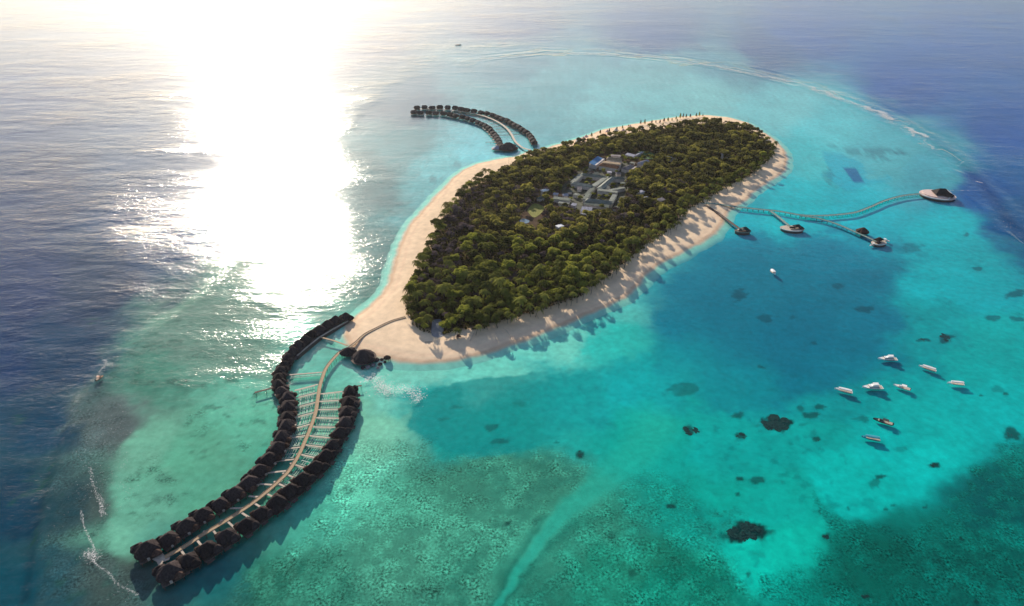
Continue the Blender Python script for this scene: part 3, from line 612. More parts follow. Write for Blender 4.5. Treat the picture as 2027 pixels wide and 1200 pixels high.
# ================================================================== thatched overwater villas
def thatch(m, cx, cy, rx, ry, z0, h, seed, n=30, p=3.2, rag=.09, top=.16, tufts=60, rz=0.0):
    r = random.Random(seed); cr, sr = math.cos(rz), math.sin(rz); rings = []
    eav = [1 + rag * (r.random() * 2 - 1) for _ in range(n)]; ez = [r.uniform(-.25, .2) for _ in range(n)]
    def pt(a, k, kx, ky, z):
        c, s_ = math.cos(a), math.sin(a); q = (abs(c) ** p + abs(s_) ** p) ** (-1 / p); x, y = q * c * kx * k, q * s_ * ky * k
        return (cx + x * cr - y * sr, cy + x * sr + y * cr, z)
    for t, dz in ((0, -.45), (0, 0), (.16, .03), (.18, .0), (.42, .04), (.44, 0), (.7, .03), (.88, 0), (1.0, -.06)):
        kx = rx * (1 - t) + top * rx * t; ky = ry * (1 - t) + .07 * ry * t; f = (1 - t) ** 1.5
        rings.append([pt(6.2832 * j / n, 1 + (eav[j] - 1) * (.25 + .75 * f) + r.uniform(-.02, .02), kx, ky, z0 + h * (t ** .82) + dz + ez[j] * f + r.uniform(-.08, .08)) for j in range(n)])
    m.rings(rings)
    for k in range(tufts):
        a = r.uniform(0, 6.2832); t = r.choice((0, .03, .1, .2, .45)); kx = rx * (1 - t) + top * rx * t; ky = ry * (1 - t)
        z = z0 + h * t ** .82; q0 = Vector(pt(a, .93, kx, ky, z + .25)); q1 = Vector(pt(a + r.uniform(.05, .16), .93, kx, ky, z + .2)); o_ = Vector(pt(a + r.uniform(-.1, .2), 1.05 + r.random() * .16, kx, ky, z - r.uniform(.1, .7)))
        m.poly([q0, q1, o_.lerp(q1, .12), o_])
    return m
def make_villa(k):
    t = thing('overwater_villa', 'x', 'villa'); r = random.Random(900 + k)
    m = MB(); thatch(m, 0, .3, r.uniform(6.2, 7.0), r.uniform(5.6, 6.4), 4.2, r.uniform(5.4, 6.6), 910 + k, 30, 4.5); m.build('main_roof', 'thatch', t)
    m = MB(); sx = r.choice((-1, 1)); thatch(m, sx * 4.0, 5.4, 3.9, 3.3, 3.8, 3.4, 930 + k, 22, 4, .10, .2, 30); m.build('side_roof', 'thatch', t)
    m = MB(); thatch(m, -sx * 3.6, -5.0, 3.0, 2.8, 3.8, 2.2, 950 + k, 20, 2.4, .14, .2, 24); m.build('porch_roof', 'thatch_brown', t)
    MB().box((0, .3, 3.5), (9.6, 9.2, 3.0)).build('wall', 'villa_wall', t)
    dk_ = MB().box((0, .6, 1.75), (12.2, 14.0, .5)).build('deck', 'deck_dark', t)
    MB().box((-sx * 3.2, 8.2, 1.35), (4.4, 2.4, .24)).build('sun_deck', 'deck_dark', t)
    MB().box((sx * 1.2, -6.0, 2.7), (1.5, 1.5, 1.4)).build('entrance', 'deck_pale', t)
    for x in (-5.2, 0, 5.2):
        for y in (-5.6, 6.6): MB().cyl((x, y, -3.3), (x, y, 1.6), .22, .22, 6).build('post', 'post_wood', dk_)
    return t
def make_far_villa(k):
    t = thing('stilt_villa', 'x', 'villa'); r = random.Random(700 + k)
    m = MB(); thatch(m, 0, 0, 6.5, 5.8, 4.6, 3.4, 710 + k, 24, 4.5, .05, .55, 22); m.build('roof', 'thatch_grey', t)
    MB().box((0, 0, 3.5), (9.0, 8.4, 3.2)).build('wall', 'villa_wall', t); dk_ = MB().box((0, 0, 1.75), (11.5, 11.0, .45)).build('deck', 'deck_dark', t)
    MB().box((r.choice((-3, 3)), -6.6, 1.5), (4.2, 3.4, .3)).build('sun_deck', 'deck_pale', t)
    for x in (-4.6, 4.6):
        for y in (-4.4, 4.4): MB().cyl((x, y, -4), (x, y, 1.6), .25, .25, 6).build('post', 'post_wood', dk_)
    return t
villas = [make_villa(k) for k in range(5)]; fvillas = [make_far_villa(k) for k in range(3)]
ORD = 'first second third fourth fifth sixth seventh eighth ninth tenth eleventh twelfth thirteenth fourteenth fifteenth sixteenth seventeenth eighteenth nineteenth twentieth'.split() + ['twenty-' + w_ for w_ in 'first second third fourth fifth sixth seventh eighth ninth'.split()]
def row(pxs, step, protos, label, group, side, z=4.5, jit=.8, sc=1.0):
    path = smooth_path([at(p[0], p[1], z) for p in pxs]); P = resample(path, step); out = []
    for i, p in enumerate(P):
        t = P[min(i + 1, len(P) - 1)] - P[max(i - 1, 0)]; a = math.atan2(t.y, t.x) + (0 if side > 0 else math.pi)
        o = copy_tree(rt.choice(protos)); o.location = (p.x + rt.uniform(-jit, jit), p.y + rt.uniform(-jit, jit), 0); o.rotation_euler[2] = a + rt.uniform(-.16, .16); k = sc * rt.uniform(.93, 1.08); o.scale = (k, k, sc * rt.uniform(.92, 1.1))
        tag(o, label % ORD[i], None, group); out.append(o)
    return out
a = row([(683,627),(662,634),(640,646),(618,660),(596,677),(578,695),(564,714),(554,735),(550,756),(558,774)], 10.5, villas, 'dark thatched villa, %s from the sand spit in the packed row by the sheltered pool', 'packed villas by the sheltered pool', 1, sc=.86)
b = row([(570,786),(572,806),(570,828),(565,850),(556,872),(545,893),(530,913),(512,934),(491,955),(468,975),(443,993),(417,1010),(389,1028),(360,1048),(335,1066)], 12.6, villas, 'dark thatched villa, %s from the mooring platform in the row facing the surf', 'villas along the ocean side of the boardwalk', -1, sc=.97)
c = row([(692,776),(691,797),(686,818),(680,838),(668,861),(653,884),(636,908),(616,932),(593,955),(567,978),(538,999),(508,1022),(476,1044),(443,1066),(408,1087),(374,1106)], 12.8, villas, 'dark thatched villa, %s from the timber landing in the row facing the lagoon', 'villas along the lagoon side of the boardwalk', 1, sc=.97)
for px, py, lb in ((291,1088,'large dark thatched villa at the outer tip of the boardwalk on the ocean side'), (335,1132,'large dark thatched villa at the outer tip of the boardwalk on the lagoon side')):
    o = copy_tree(villas[0]); o.location = (*at(px, py, 5)[:2], 0); o.scale = (1.12,) * 3; o.rotation_euler[2] = .7; tag(o, lb)
row([(825,212),(841,211),(857,211),(872,211),(887,211),(902,212),(916,215),(930,217),(945,219),(960,222),(975,226),(990,231),(1003,236),(1016,243),(1028,250),(1039,257),(1048,265),(1054,273),(1057,280)], 15.0, fvillas, 'grey thatched stilt villa, %s from the sea end on the far pier outer curve', 'stilt villas on the outer curve of the far pier', -1, 6, sc=1.0)
row([(819,220),(835,221),(850,221),(865,222),(880,223),(893,225),(906,228),(920,231),(933,235),(945,239),(955,244),(965,250),(973,257),(980,265),(985,273),(989,281),(993,288)], 15.0, fvillas, 'grey thatched stilt villa, %s from the sea end on the far pier inner curve', 'stilt villas on the inner curve of the far pier', 1, 6, sc=1.0)
for o in villas + fvillas: remove_tree(o)

# ================================================================== boardwalks and jetties
def posts_along(P, w, parent, step, z0, z1, r_=.16):
    Q_ = resample(P, step); me = None
    for i, p in enumerate(Q_):
        t = Q_[min(i + 1, len(Q_) - 1)] - Q_[max(i - 1, 0)]; t.z = 0; t.normalize(); nr = Vector((-t.y, t.x, 0))
        for sg in (-1, 1):
            if me is None:
                o = MB().cyl((0, 0, z0), (0, 0, z1), r_, r_, 6).build('post', 'post_wood', parent); me = o.data
            else: o = bpy.data.objects.new('post', me); COL.objects.link(o); o.parent = parent
            o.location = (p.x + nr.x * sg * w * .44, p.y + nr.y * sg * w * .44, 0)
def rail_along(P, w, parent, z, mat):
    for sg in (-1, 1):
        L = []
        for i, p in enumerate(P):
            t = P[min(i + 1, len(P) - 1)] - P[max(i - 1, 0)]; t.z = 0; t.normalize(); L.append(Vector((p.x - t.y * sg * w * .48, p.y + t.x * sg * w * .48, p.z + z)))
        MB().strip(L, .14, .3).build('edge_beam', mat, parent)
DZ = 2.3
MAIN = [(672,697),(658,712),(646,728),(640,742),(633,765),(629,790),(625,815),(617,840),(605,870),(590,903),(570,934),(556,948),(540,963),(505,992),(470,1016),(430,1041),(395,1062),(365,1082),(345,1093),(326,1103)]
jet = thing('boardwalk', 'long curved tan wooden boardwalk with side walks leading to dark thatched villas', 'boardwalk')
P = resample(smooth_path([at(a_, b_, DZ) for a_, b_ in MAIN]), 3.0)
MB().strip(P, 3.1, .3).build('deck', 'deck_wood', jet); posts_along(P, 3.1, jet, 9, -3.2, DZ - .2, .2); rail_along(P, 3.1, jet, .25, 'deck_wood')
LEFT = [((573,742),(638,737)),((583,773),(629,761)),((586,788),(629,777)),((585,807),(627,796)),((582,827),(624,816)),((575,850),(617,839)),((566,868),(609,862)),((560,889),(597,885)),((546,913),(584,909)),((530,936),(566,932)),((514,958),(543,960)),((492,982),(516,984)),((455,1006),(485,1006)),((436,1031),(450,1030)),((402,1052),(412,1053))]
RIGHT = [((678,775),(633,780)),((677,792),(630,795)),((673,810),(627,811)),((671,828),(622,827)),((663,846),(616,845)),((654,867),(608,862)),((645,886),(598,880)),((629,907),(587,898)),((610,928),(574,917)),((594,950),(559,936)),((574,968),(542,953)),((549,988),(521,974)),((526,1010),(500,994)),((500,1029),(474,1012)),((468,1048),(449,1031)),((437,1068),(421,1049)),((402,1084),(389,1068)),((366,1100),(356,1086))]
for side in (LEFT, RIGHT):
    for (a0, a1), (b0, b1) in side:
        p, q = at(a0, a1, DZ - .06), at(b0, b1, DZ - .06); MB().strip([p, q], 1.5, .25).build('side_walk', 'deck_pale', jet)
        MB().cyl((p.x * .7 + q.x * .3, p.y * .7 + q.y * .3, -3.2), (p.x * .7 + q.x * .3, p.y * .7 + q.y * .3, DZ - .25), .16, .16, 6).build('post', 'post_wood', jet)
e = at(317, 1104, DZ); m = MB(); m.prism([(e.x + x, e.y + y) for x, y in ((-5, -1), (-4, 4), (-1, 4.5), (2, 2), (6, 1.5), (6.5, -1.5), (3, -3.4), (4, -6), (1.8, -6.4), (-1, -3))], DZ - .4, DZ - .1); m.build('end_platform', 'deck_pale', jet)
# pale lattice frames standing in the water between the side walks
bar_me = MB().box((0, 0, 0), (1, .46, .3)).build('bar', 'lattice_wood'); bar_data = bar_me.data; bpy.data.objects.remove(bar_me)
rl = random.Random(5)
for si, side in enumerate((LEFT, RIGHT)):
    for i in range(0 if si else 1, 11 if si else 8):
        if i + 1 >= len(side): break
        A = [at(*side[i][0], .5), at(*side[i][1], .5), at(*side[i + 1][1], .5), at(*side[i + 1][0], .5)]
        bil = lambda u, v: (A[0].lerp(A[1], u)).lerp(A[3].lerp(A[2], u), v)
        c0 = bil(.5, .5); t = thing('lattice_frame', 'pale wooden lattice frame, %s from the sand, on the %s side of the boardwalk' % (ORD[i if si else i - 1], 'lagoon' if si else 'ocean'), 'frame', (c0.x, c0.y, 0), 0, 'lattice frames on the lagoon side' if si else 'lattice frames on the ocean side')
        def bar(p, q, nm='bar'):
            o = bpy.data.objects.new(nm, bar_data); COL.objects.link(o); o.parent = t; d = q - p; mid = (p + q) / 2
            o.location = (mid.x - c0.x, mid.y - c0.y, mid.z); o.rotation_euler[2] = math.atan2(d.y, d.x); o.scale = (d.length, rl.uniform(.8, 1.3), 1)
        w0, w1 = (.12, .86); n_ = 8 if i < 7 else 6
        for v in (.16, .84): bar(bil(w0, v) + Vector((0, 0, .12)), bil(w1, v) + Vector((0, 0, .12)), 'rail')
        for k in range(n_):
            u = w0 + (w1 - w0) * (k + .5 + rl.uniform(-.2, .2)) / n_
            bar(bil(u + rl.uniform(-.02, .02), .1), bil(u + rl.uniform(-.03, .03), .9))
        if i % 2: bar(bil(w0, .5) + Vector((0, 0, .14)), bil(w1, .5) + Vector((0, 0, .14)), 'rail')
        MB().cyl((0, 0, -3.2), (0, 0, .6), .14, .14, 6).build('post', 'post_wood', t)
# slatted screen hanging under the first side walk
t = thing('slatted_screen', 'row of green tinted upright slats under the first side walk', 'screen', (*at(605, 741, 0)[:2], 0)); c0 = t.location
p, q = at(576, 743, 1.6), at(636, 738, 1.6)
for k in range(22):
    u = (k + .5) / 22; w = p.lerp(q, u); o = bpy.data.objects.new('slat', bar_data); COL.objects.link(o); o.parent = t; o.location = (w.x - c0.x, w.y - c0.y - 2.2, .7); o.rotation_euler = (0, .25, math.pi / 2 + .05); o.scale = (4.6, 1, 1)
MB().strip([p - c0, q - c0], .3, .3).build('rail', 'deck_pale', t); MB().cyl((0, 0, -3.2), (0, 0, 1.5), .14, .14, 6).build('post', 'post_wood', t)
# sand path
t = MB(); P = resample(smooth_path([at(a_, b_, 2.15) for a_, b_ in [(803,628),(775,636),(745,650),(722,662),(704,678),(688,690),(672,697)]]), 3)
for i, p in enumerate(P): p.z = max(ground_z(p.x, p.y) + .35, DZ - .05 - .35 * max(0, 1 - i / max(1, len(P) - 1)))
pw = thing('beach_walkway', 'low brown timber walkway crossing the sand spit to the forest', 'walkway'); MB().strip(P, 2.6, .3).build('deck', 'deck_wood', pw); rail_along(P, 2.6, pw, .28, 'deck_dark'); posts_along(P, 2.6, pw, 9, 0, 2.0, .15)
# pool wall and bridge by the packed villas
pw = thing('sea_wall', 'pale angular sea wall and walkway edging the sheltered pool', 'wall')
MB().strip([at(587, 705, 1.9), at(610, 686, 1.9), at(633, 667, 1.9), at(660, 651, 1.9), at(690, 635, 1.9)], 2.2, 5.0).build('wall', 'deck_dark', pw)
MB().strip([at(588, 704, 2.2), at(610, 685, 2.2), at(633, 667, 2.2), at(660, 651, 2.2), at(689, 635, 2.2)], 1.5, .29).build('coping', 'deck_pale', pw)
MB().strip([at(633, 667, 2.25), at(660, 674, 2.25), at(688, 684, 2.25)], 1.8, .3).build('bridge', 'deck_wood', pw)
pw = thing('mooring_platform', 'narrow dark timber platform jutting from the villas towards the surf', 'platform', (*at(528, 775, 0)[:2], 0)); c0 = pw.location
MB().strip([at(504, 777, 2) - c0, at(550, 765, 2) - c0], 2.0, .3).build('deck', 'deck_dark', pw); posts_along([at(506, 776, 2) - c0, at(546, 766, 2) - c0], 2, pw, 7, -3, 1.8)
pw = thing('landing_stage', 'small dark timber landing beside the first lagoon villa', 'platform', (*at(706, 764, 0)[:2], 0)); c0 = pw.location
MB().strip([at(694, 766, 2) - c0, at(716, 763, 2) - c0], 1.6, .3).build('deck', 'deck_dark', pw); posts_along([at(696, 766, 2) - c0, at(714, 763, 2) - c0], 1.6, pw, 6, -3, 1.8)
# welcome pavilions where the boardwalk meets the sand
def pavilion(name, lb, px, py, parts, mat='thatch', deckr=None, cat='pavilion', z=4.0, deckmat='deck_dark'):
    p = at(px, py, z); t = thing(name, lb, cat, (p.x, p.y, 0))
    for i, (dx, dy, rx, ry, z0, h, pw_) in enumerate(parts):
        m = MB(); thatch(m, dx, dy, rx, ry, z0, h, px + i, 26, pw_, .12, .2, 40); m.build('roof', mat, t)
        MB().box((dx, dy, z0 / 2 + 1.2), (rx * 1.2, ry * 1.2, z0 - 2.2)).build('wall', 'villa_wall', t)
    if deckr:
        n_ = 28; m = MB(); m.prism([(deckr[0] * math.cos(6.283 * k / n_), deckr[1] * math.sin(6.283 * k / n_)) for k in range(n_)], 1.6, 2.0); m.build('deck', deckmat, t)
        for k in range(6): a_ = 1.047 * k; MB().cyl((deckr[0] * .8 * math.cos(a_), deckr[1] * .8 * math.sin(a_), -4), (deckr[0] * .8 * math.cos(a_), deckr[1] * .8 * math.sin(a_), 1.7), .25, .25, 6).build('post', 'post_wood', t)
    return t
pavilion('welcome_pavilion', 'big dark domed thatch pavilion at the root of the boardwalk', 719, 704, [(0, 0, 9.5, 10, 3.4, 7, 2.2), (7, -5, 5, 5, 2.8, 3.6, 2.0)], 'thatch', (12, 12))
pavilion('welcome_hut', 'dark low thatch hut between the boardwalk and the domed pavilion', 689, 694, [(0, 0, 7.5, 6.5, 3.0, 4, 2.4)], 'thatch', (8, 7))
pavilion('beach_hut', 'small brown thatch hut at the water line beside the domed pavilion', 766, 705, [(0, 0, 3.2, 2.6, 2.6, 2.2, 2.4)], 'thatch_brown', (3.4, 3))
# rocks along the pavilion foot
def lump(m, c, r, seed, flat=.6, n=10, k=5):
    q = random.Random(seed); rings = []
    for i in range(k):
        f = math.pi * (i + .35) / (k - .3) * .5 + (0 if i else -.1); rr = math.cos(f); zz = math.sin(f)
        rings.append([(c[0] + r * rr * math.cos(6.283 * j / n) * q.uniform(.72, 1.22), c[1] + r * rr * math.sin(6.283 * j / n) * q.uniform(.72, 1.22), c[2] + r * flat * zz + q.uniform(-.08, .08) * r) for j in range(n)])
    return m.rings(rings)
for k, (px, py, r_) in enumerate([(738,722,2.6),(745,712,3.2),(752,720,2.4),(728,726,2.8),(756,711,2.2),(718,727,2.4),(748,727,1.8),(762,716,1.7)]):
    p = at(px, py, 0); o = lump(MB(), (0, 0, 0), r_, 40 + k, .75).build('rock', 'rock' if k % 3 else 'stone_grey'); o.location = (p.x, p.y, -.9); tag(o, 'dark jagged rock in the shallows below the domed pavilion', 'rock', 'rocks below the domed pavilion')

# far pier
fp = thing('far_pier', 'grey curved pier between two rows of stilt villas behind the forest', 'pier')
P = resample(smooth_path([at(a_, b_, 2.2) for a_, b_ in [(822,216),(860,216),(900,219),(935,224),(962,231),(985,241),(1002,253),(1013,267),(1020,280),(1034,292),(1050,297)]]), 6)
MB().strip(P, 4.0, .35).build('deck', 'deck_pale', fp); posts_along(P, 4, fp, 26, -6, 2, .3)
for k in range(4, len(P) - 14, 3):
    t_ = (P[k + 1] - P[k - 1]).normalized(); nr = Vector((-t_.y, t_.x, 0)); w = 9 + 14 * min(1, k / len(P) * 1.3)
    MB().strip([P[k] + nr * w + Vector((0, 0, -.06)), P[k] - nr * w + Vector((0, 0, -.06))], 1.5, .25).build('side_walk', 'deck_dark', fp)
pavilion('pier_restaurant', 'broad dark hipped thatch pavilion at the root of the far pier', 1006, 289, [(0, 0, 15, 12, 3.6, 8.5, 2.6)], 'thatch_grey', (17, 14), z=6)
t = thing('tent_pavilion', 'pale lavender tent roof beside the dark thatch pavilion of the far pier', 'pavilion', (*at(984, 293, 3)[:2], 0))
m = MB(); m.rings([[(9 * k * math.cos(6.283 * j / 8), 7 * k * math.sin(6.283 * j / 8), z) for j in range(8)] for k, z in ((1, 3), (.55, 4.6), (.06, 7.6))]); m.build('roof', 'roof_lavender', t); MB().cyl((0, 0, 1.3), (0, 0, 1.7), 9.4, 9.4, 16).build('deck', 'deck_pale', t)
for k in range(6): a_ = 1.047 * k; MB().cyl((7 * math.cos(a_), 5.5 * math.sin(a_), -4), (7 * math.cos(a_), 5.5 * math.sin(a_), 3.2), .2, .2, 6).build('post', 'post_wood', t)
t = thing('swim_jetty', 'thin brown jetty beside the far pier pavilion', 'jetty', (*at(971, 281, 1)[:2], 0)); c0 = t.location
MB().strip([at(961, 281.5, 1.4) - c0, at(982, 281.5, 1.4) - c0], 1.8, .3).build('deck', 'deck_dark', t); posts_along([at(962, 281.5, 1.4) - c0, at(981, 281.5, 1.4) - c0], 1.8, t, 8, -4, 1.2)

# lagoon jetties on the east side
def jetty(lb, pxs, w, mat, name='jetty', pst=7):
    P = resample(smooth_path([at(a_, b_, 2.2) for a_, b_ in pxs]), 4.0); o = P[0].copy(); o.z = 0; t = thing(name, lb, 'jetty', o); P = [p - o for p in P]
    d_ = MB().strip(P, w, .35).build('deck', mat, t); rail_along(P, w, d_, .3, mat); posts_along(P, w, d_, pst, -4.5, 2, .2); return t
jetty('long winding pale jetty running out to the pink decked restaurant', [(1388,402),(1415,403),(1455,409),(1500,414),(1540,418),(1580,425),(1610,427),(1645,426),(1690,421),(1722,410),(1752,397),(1790,387),(1832,383)], 3.6, 'deck_teal')
jetty('short brown jetty crossing the beach to the first green roofed landing', [(1396,406),(1412,416),(1432,430),(1450,443),(1464,453)], 3.6, 'deck_dark')
jetty('short dark jetty branching to the white rimmed boat landing', [(1524,417),(1538,427),(1550,437),(1562,447)], 3.2, 'deck_teal')
jetty('straight green jetty branching towards the twin boat landing', [(1584,427),(1618,432),(1655,443),(1690,458),(1715,469),(1734,478)], 3.2, 'deck_teal')

def oval(m, a, b, z0, z1, n_=32, cx=0, cy=0, pw_=2.0):
    pts = []
    for k in range(n_):
        c_, s_ = math.cos(6.283 * k / n_), math.sin(6.283 * k / n_); pts.append((cx + a * math.copysign(abs(c_) ** (2 / pw_), c_), cy + b * math.copysign(abs(s_) ** (2 / pw_), s_)))
    return m.prism(pts, z0, z1)
def hip(m, c, dx, dy, z0, h, rz, ridge=.45):
    cr, sr = math.cos(rz), math.sin(rz); T = lambda x, y, z: (c[0] + x * cr - y * sr, c[1] + x * sr + y * cr, z)
    e = [T(-dx, -dy, z0), T(dx, -dy, z0), T(dx, dy, z0), T(-dx, dy, z0)]; b = [T(-dx, -dy, z0 - .3), T(dx, -dy, z0 - .3), T(dx, dy, z0 - .3), T(-dx, dy, z0 - .3)]; r0, r1 = T(-dx * ridge, 0, z0 + h), T(dx * ridge, 0, z0 + h)
    i = len(m.v); m.v += e + b + [r0, r1]
    for f in ((0, 1, 9, 8), (1, 2, 9), (2, 3, 8, 9), (3, 0, 8), (4, 7, 6, 5), (0, 4, 5, 1), (1, 5, 6, 2), (2, 6, 7, 3), (3, 7, 4, 0)): m.f.append(tuple(i + q for q in f))
    return m
# restaurant on stilts
p = at(1856, 386, 2); t = thing('lagoon_restaurant', 'oval pink and white decked restaurant with large dark pitched roofs at the jetty end', 'restaurant', (p.x, p.y, 0), -.35)
oval(MB(), 23.5, 19, 1.7, 2.3, 36).build('deck', 'pink_deck', t); oval(MB(), 22, 17.5, -3.5, 1.7, 36).build('base', 'deck_dark', t)
oval(MB(), 17.5, 14, 2.3, 3.3, 36, -2, 1).build('terrace', 'pink_deck', t)
MB().box((4, 1, 4.3), (17, 12, 3.4), .25).build('wall', 'villa_wall', t)
m = MB(); hip(m, (4, 1), 11, 8, 5.6, 6.4, .25, .35); m.build('main_roof', 'thatch_grey', t)
m = MB(); hip(m, (13, -4), 6, 5, 4.6, 4.0, -.5, .3); m.build('east_roof', 'thatch', t)
m = MB(); hip(m, (11, 9), 5.5, 4, 4.4, 3.6, .7, .4); m.build('north_roof', 'thatch', t)
MB().strip([(11, 9.4, 8.2), (16, 3, 6.4), (17.5, -3, 5.2)], 1.6, .4).build('canopy_beam', 'white_paint', t)
MB().strip([(-20.5, -8, 3.1), (-17, -12.4, 3.1), (-9, -17, 3.1), (3, -18.4, 3.1), (12, -16, 3.1)], .8, .82).build('parapet', 'white_paint', t)
for k in range(5): MB().box((13 + 1.4 * k, -9 + 2.6 * k, 2.9), (1.6, 1.6, 1.2), .5 * k).build('sun_bed', 'white_paint', t)
# pier landings
def landing(lb, px, py, a, b, rz, mat, roofs, rim='white_paint'):
    p = at(px, py, 2); t = thing('boat_landing', lb, 'landing', (p.x, p.y, 0), rz)
    oval(MB(), a, b, 1.3, 1.8, 28).build('deck', mat, t); oval(MB(), a * .93, b * .93, -3.8, 1.3, 28).build('base', 'deck_dark', t)
    P = [(a * math.cos(x) * .97, b * math.sin(x) * .97, 2.5) for x in [3.4 + .28 * k for k in range(9)]]; MB().strip(P, .5, .72).build('rim', rim, t)
    for (cx, cy, dx, dy, z, h, r2) in roofs:
        m = MB(); hip(m, (cx, cy), dx, dy, z, h, r2, .4); m.build('roof', 'boat_dark' if mat == 'deck_dark' else 'thatch', t)
        for x, y in ((-.8, -.8), (.8, -.8), (.8, .8), (-.8, .8)): MB().cyl((cx + x * dx, cy + y * dy, 1.7), (cx + x * dx, cy + y * dy, z), .16, .16, 6).build('post', 'post_wood', t)
    return t
landing('small dark green roofed landing at the end of the beach jetty', 1470, 457, 10, 6, -.1, 'deck_dark', [(2.2, 2, 4.8, 3.6, 4.4, 2.4, .5), (-3.5, -1, 3, 2.4, 3.6, 1.4, 0), (7, -1, 3, 2.2, 3.2, 1.6, .3)], 'deck_teal')
landing('white rimmed oval landing with dark canopies at the short dark jetty', 1568, 452, 15, 9, -.15, 'deck_pale', [(6.5, 3, 5, 3.6, 4.2, 2.4, .4), (11, -.5, 3.2, 3, 3.6, 1.8, .2), (0, -1, 3.6, 2.2, 3.4, 1.4, -.2)])
landing('dark roofed landing between two moored white boats', 1740, 480, 10, 7, .3, 'deck_pale', [(1.5, 3, 5.4, 3.8, 4.4, 2.6, .3), (-3.5, -2, 3.2, 2.6, 3.6, 1.6, .3)])
pavilion('round_hut', 'round red brown thatch hut standing in the lagoon beside the green jetty', 1708, 456, [(0, 0, 7.4, 7.0, 3.2, 4.6, 2.1)], 'thatch_brown', (8, 7.5))

# ================================================================== boats
def make_boat(lb, px, py, L, Wd, heading, style, mat='white_paint', group=None):
    p = at(px, py, .6); t = thing('boat', lb, 'boat', (p.x, p.y, -.25), heading, group); m = MB(); rings = []
    for k in range(11):
        u = k / 10; x = (u - .5) * L; w = Wd / 2 * (1 - max(0, (u - .45) / .55) ** 2.2) * (.82 + .18 * min(1, u * 4)); w = max(w, .06); sh = 1.0 + .55 * u * u * (L / 14); kd = -.55 * (1 - u ** 4)
        rings.append([(x, -w, sh), (x, -w * .8, .1), (x, 0, kd), (x, w * .8, .1), (x, w, sh), (x, w * .82, sh - .12), (x, -w * .82, sh - .12)])
    m.rings(rings); m.build('hull', mat, t)
    m = MB(); m.strip([((u - .5) * L, 0, 1.0 + .55 * u * u * (L / 14) - .06) for u in (.03, .2, .4, .6, .75)], [Wd * .74] * 4 + [Wd * .55], .1); m.build('deck', 'deck_pale', t)
    for sg in (-1, 1): MB().strip([((u - .5) * L, sg * (Wd / 2 * (1 - max(0, (u - .45) / .55) ** 2.2) + .03), .62 + .3 * u * u) for u in (.08, .3, .5, .7)], .08, .22).build('stripe', 'boat_red', t)
    if style == 'yacht':
        cb = MB().box((-.04 * L, 0, 1.9), (L * .5, Wd * .66, 1.6), 0, .86).build('cabin', mat, t); MB().box((-.04 * L, 0, 2.06), (L * .48, Wd * .665, .5), 0, .98).build('window_band', 'dark_glass', cb)
        MB().box((-.1 * L, 0, 3.1), (L * .32, Wd * .56, .9), 0, .8).build('flybridge', mat, t); cn = MB().box((-.13 * L, 0, 4.3), (L * .26, Wd * .58, .16)).build('canopy', mat, t)
        for x in (-.24, -.03):
            for sg in (-1, 1): MB().cyl((x * L, sg * Wd * .22, 3.2), (x * L, sg * Wd * .25, 4.3), .06, .06, 5).build('canopy_post', mat, cn)
        MB().cyl((-.2 * L, 0, 4.3), (-.24 * L, 0, 6.6), .07, .03, 5).build('mast', mat, t)
    elif style == 'covered':
        m = MB(); m.rings([[(x * L, -Wd * .42 * k, 2.5), (x * L, -Wd * .3 * k, 2.95), (x * L, 0, 3.1), (x * L, Wd * .3 * k, 2.95), (x * L, Wd * .42 * k, 2.5), (x * L, 0, 2.45)] for x, k in ((-.44, .8), (-.2, 1), (.12, 1), (.3, .7))]); cn = m.build('canopy', mat, t)
        for x in (-.4, -.1, .2):
            for sg in (-1, 1): MB().cyl((x * L, sg * Wd * .34, .9), (x * L, sg * Wd * .34, 2.6), .06, .06, 5).build('canopy_post', mat, cn)
        MB().box((.36 * L, 0, 1.4), (L * .12, Wd * .3, .5), 0, .7).build('fore_hatch', mat, t)
    else:
        cs_ = MB().box((.1 * L, 0, 1.65), (L * .2, Wd * .5, .9), 0, .7).build('console', mat, t); MB().box((.17 * L, 0, 2.0), (.12, Wd * .48, .7)).build('windscreen', 'dark_glass', cs_)
        cn = MB().box((-.12 * L, 0, 3.0), (L * .3, Wd * .7, .16)).build('canopy', mat, t)
        for x in (-.25, .01):
            for sg in (-1, 1): MB().cyl((x * L, sg * Wd * .3, 1), (x * L, sg * Wd * .3, 3), .06, .06, 5).build('canopy_post', mat, cn)
        for sg in (-1, 1): MB().box((-.52 * L, sg * Wd * .16, 1.1), (.6, .5, 1.3)).build('outboard_motor', 'boat_dark', t)
    return t
pi = math.pi
make_boat('white motor yacht with upper deck anchored farthest out from the other yachts', 1757, 710, 17.5, 5.2, pi - .06, 'yacht')
make_boat('slim white covered boat moored between the yacht and the sand flats', 1836, 729, 14.5, 3.6, pi - .62, 'covered')
make_boat('slim white boat anchored alone over the shallow sand flats', 1892, 759, 14.0, 3.4, pi - .16, 'covered')
make_boat('white long canopied boat nearest the deep blue water', 1670, 773, 14.5, 4.0, pi - .42, 'covered')
make_boat('broad white motor yacht moored between the canopied boat and the speedboat', 1727, 766, 18.0, 6.0, pi - .02, 'yacht')
make_boat('white speedboat with canopy moored beside the broad yacht', 1785, 766, 13.5, 4.2, pi - .55, 'speed')
make_boat('dark green boat lying south of the moored white boats', 1748, 834, 15, 4.4, pi - .5, 'speed', 'boat_dark')
make_boat('turquoise boat with mast lying south of the moored white boats', 1724, 867, 14, 4.4, pi - .28, 'covered', 'boat_teal')
make_boat('small white boat alone in the deep blue part of the lagoon', 1531, 539, 9.5, 4.6, -pi / 2 + .15, 'covered')
make_boat('white boat moored on the beach side of the dark roofed landing', 1727, 485, 11, 3.4, pi + .45, 'speed')
make_boat('white boat moored on the reef side of the dark roofed landing', 1753, 476, 10, 3.2, -.6, 'speed')
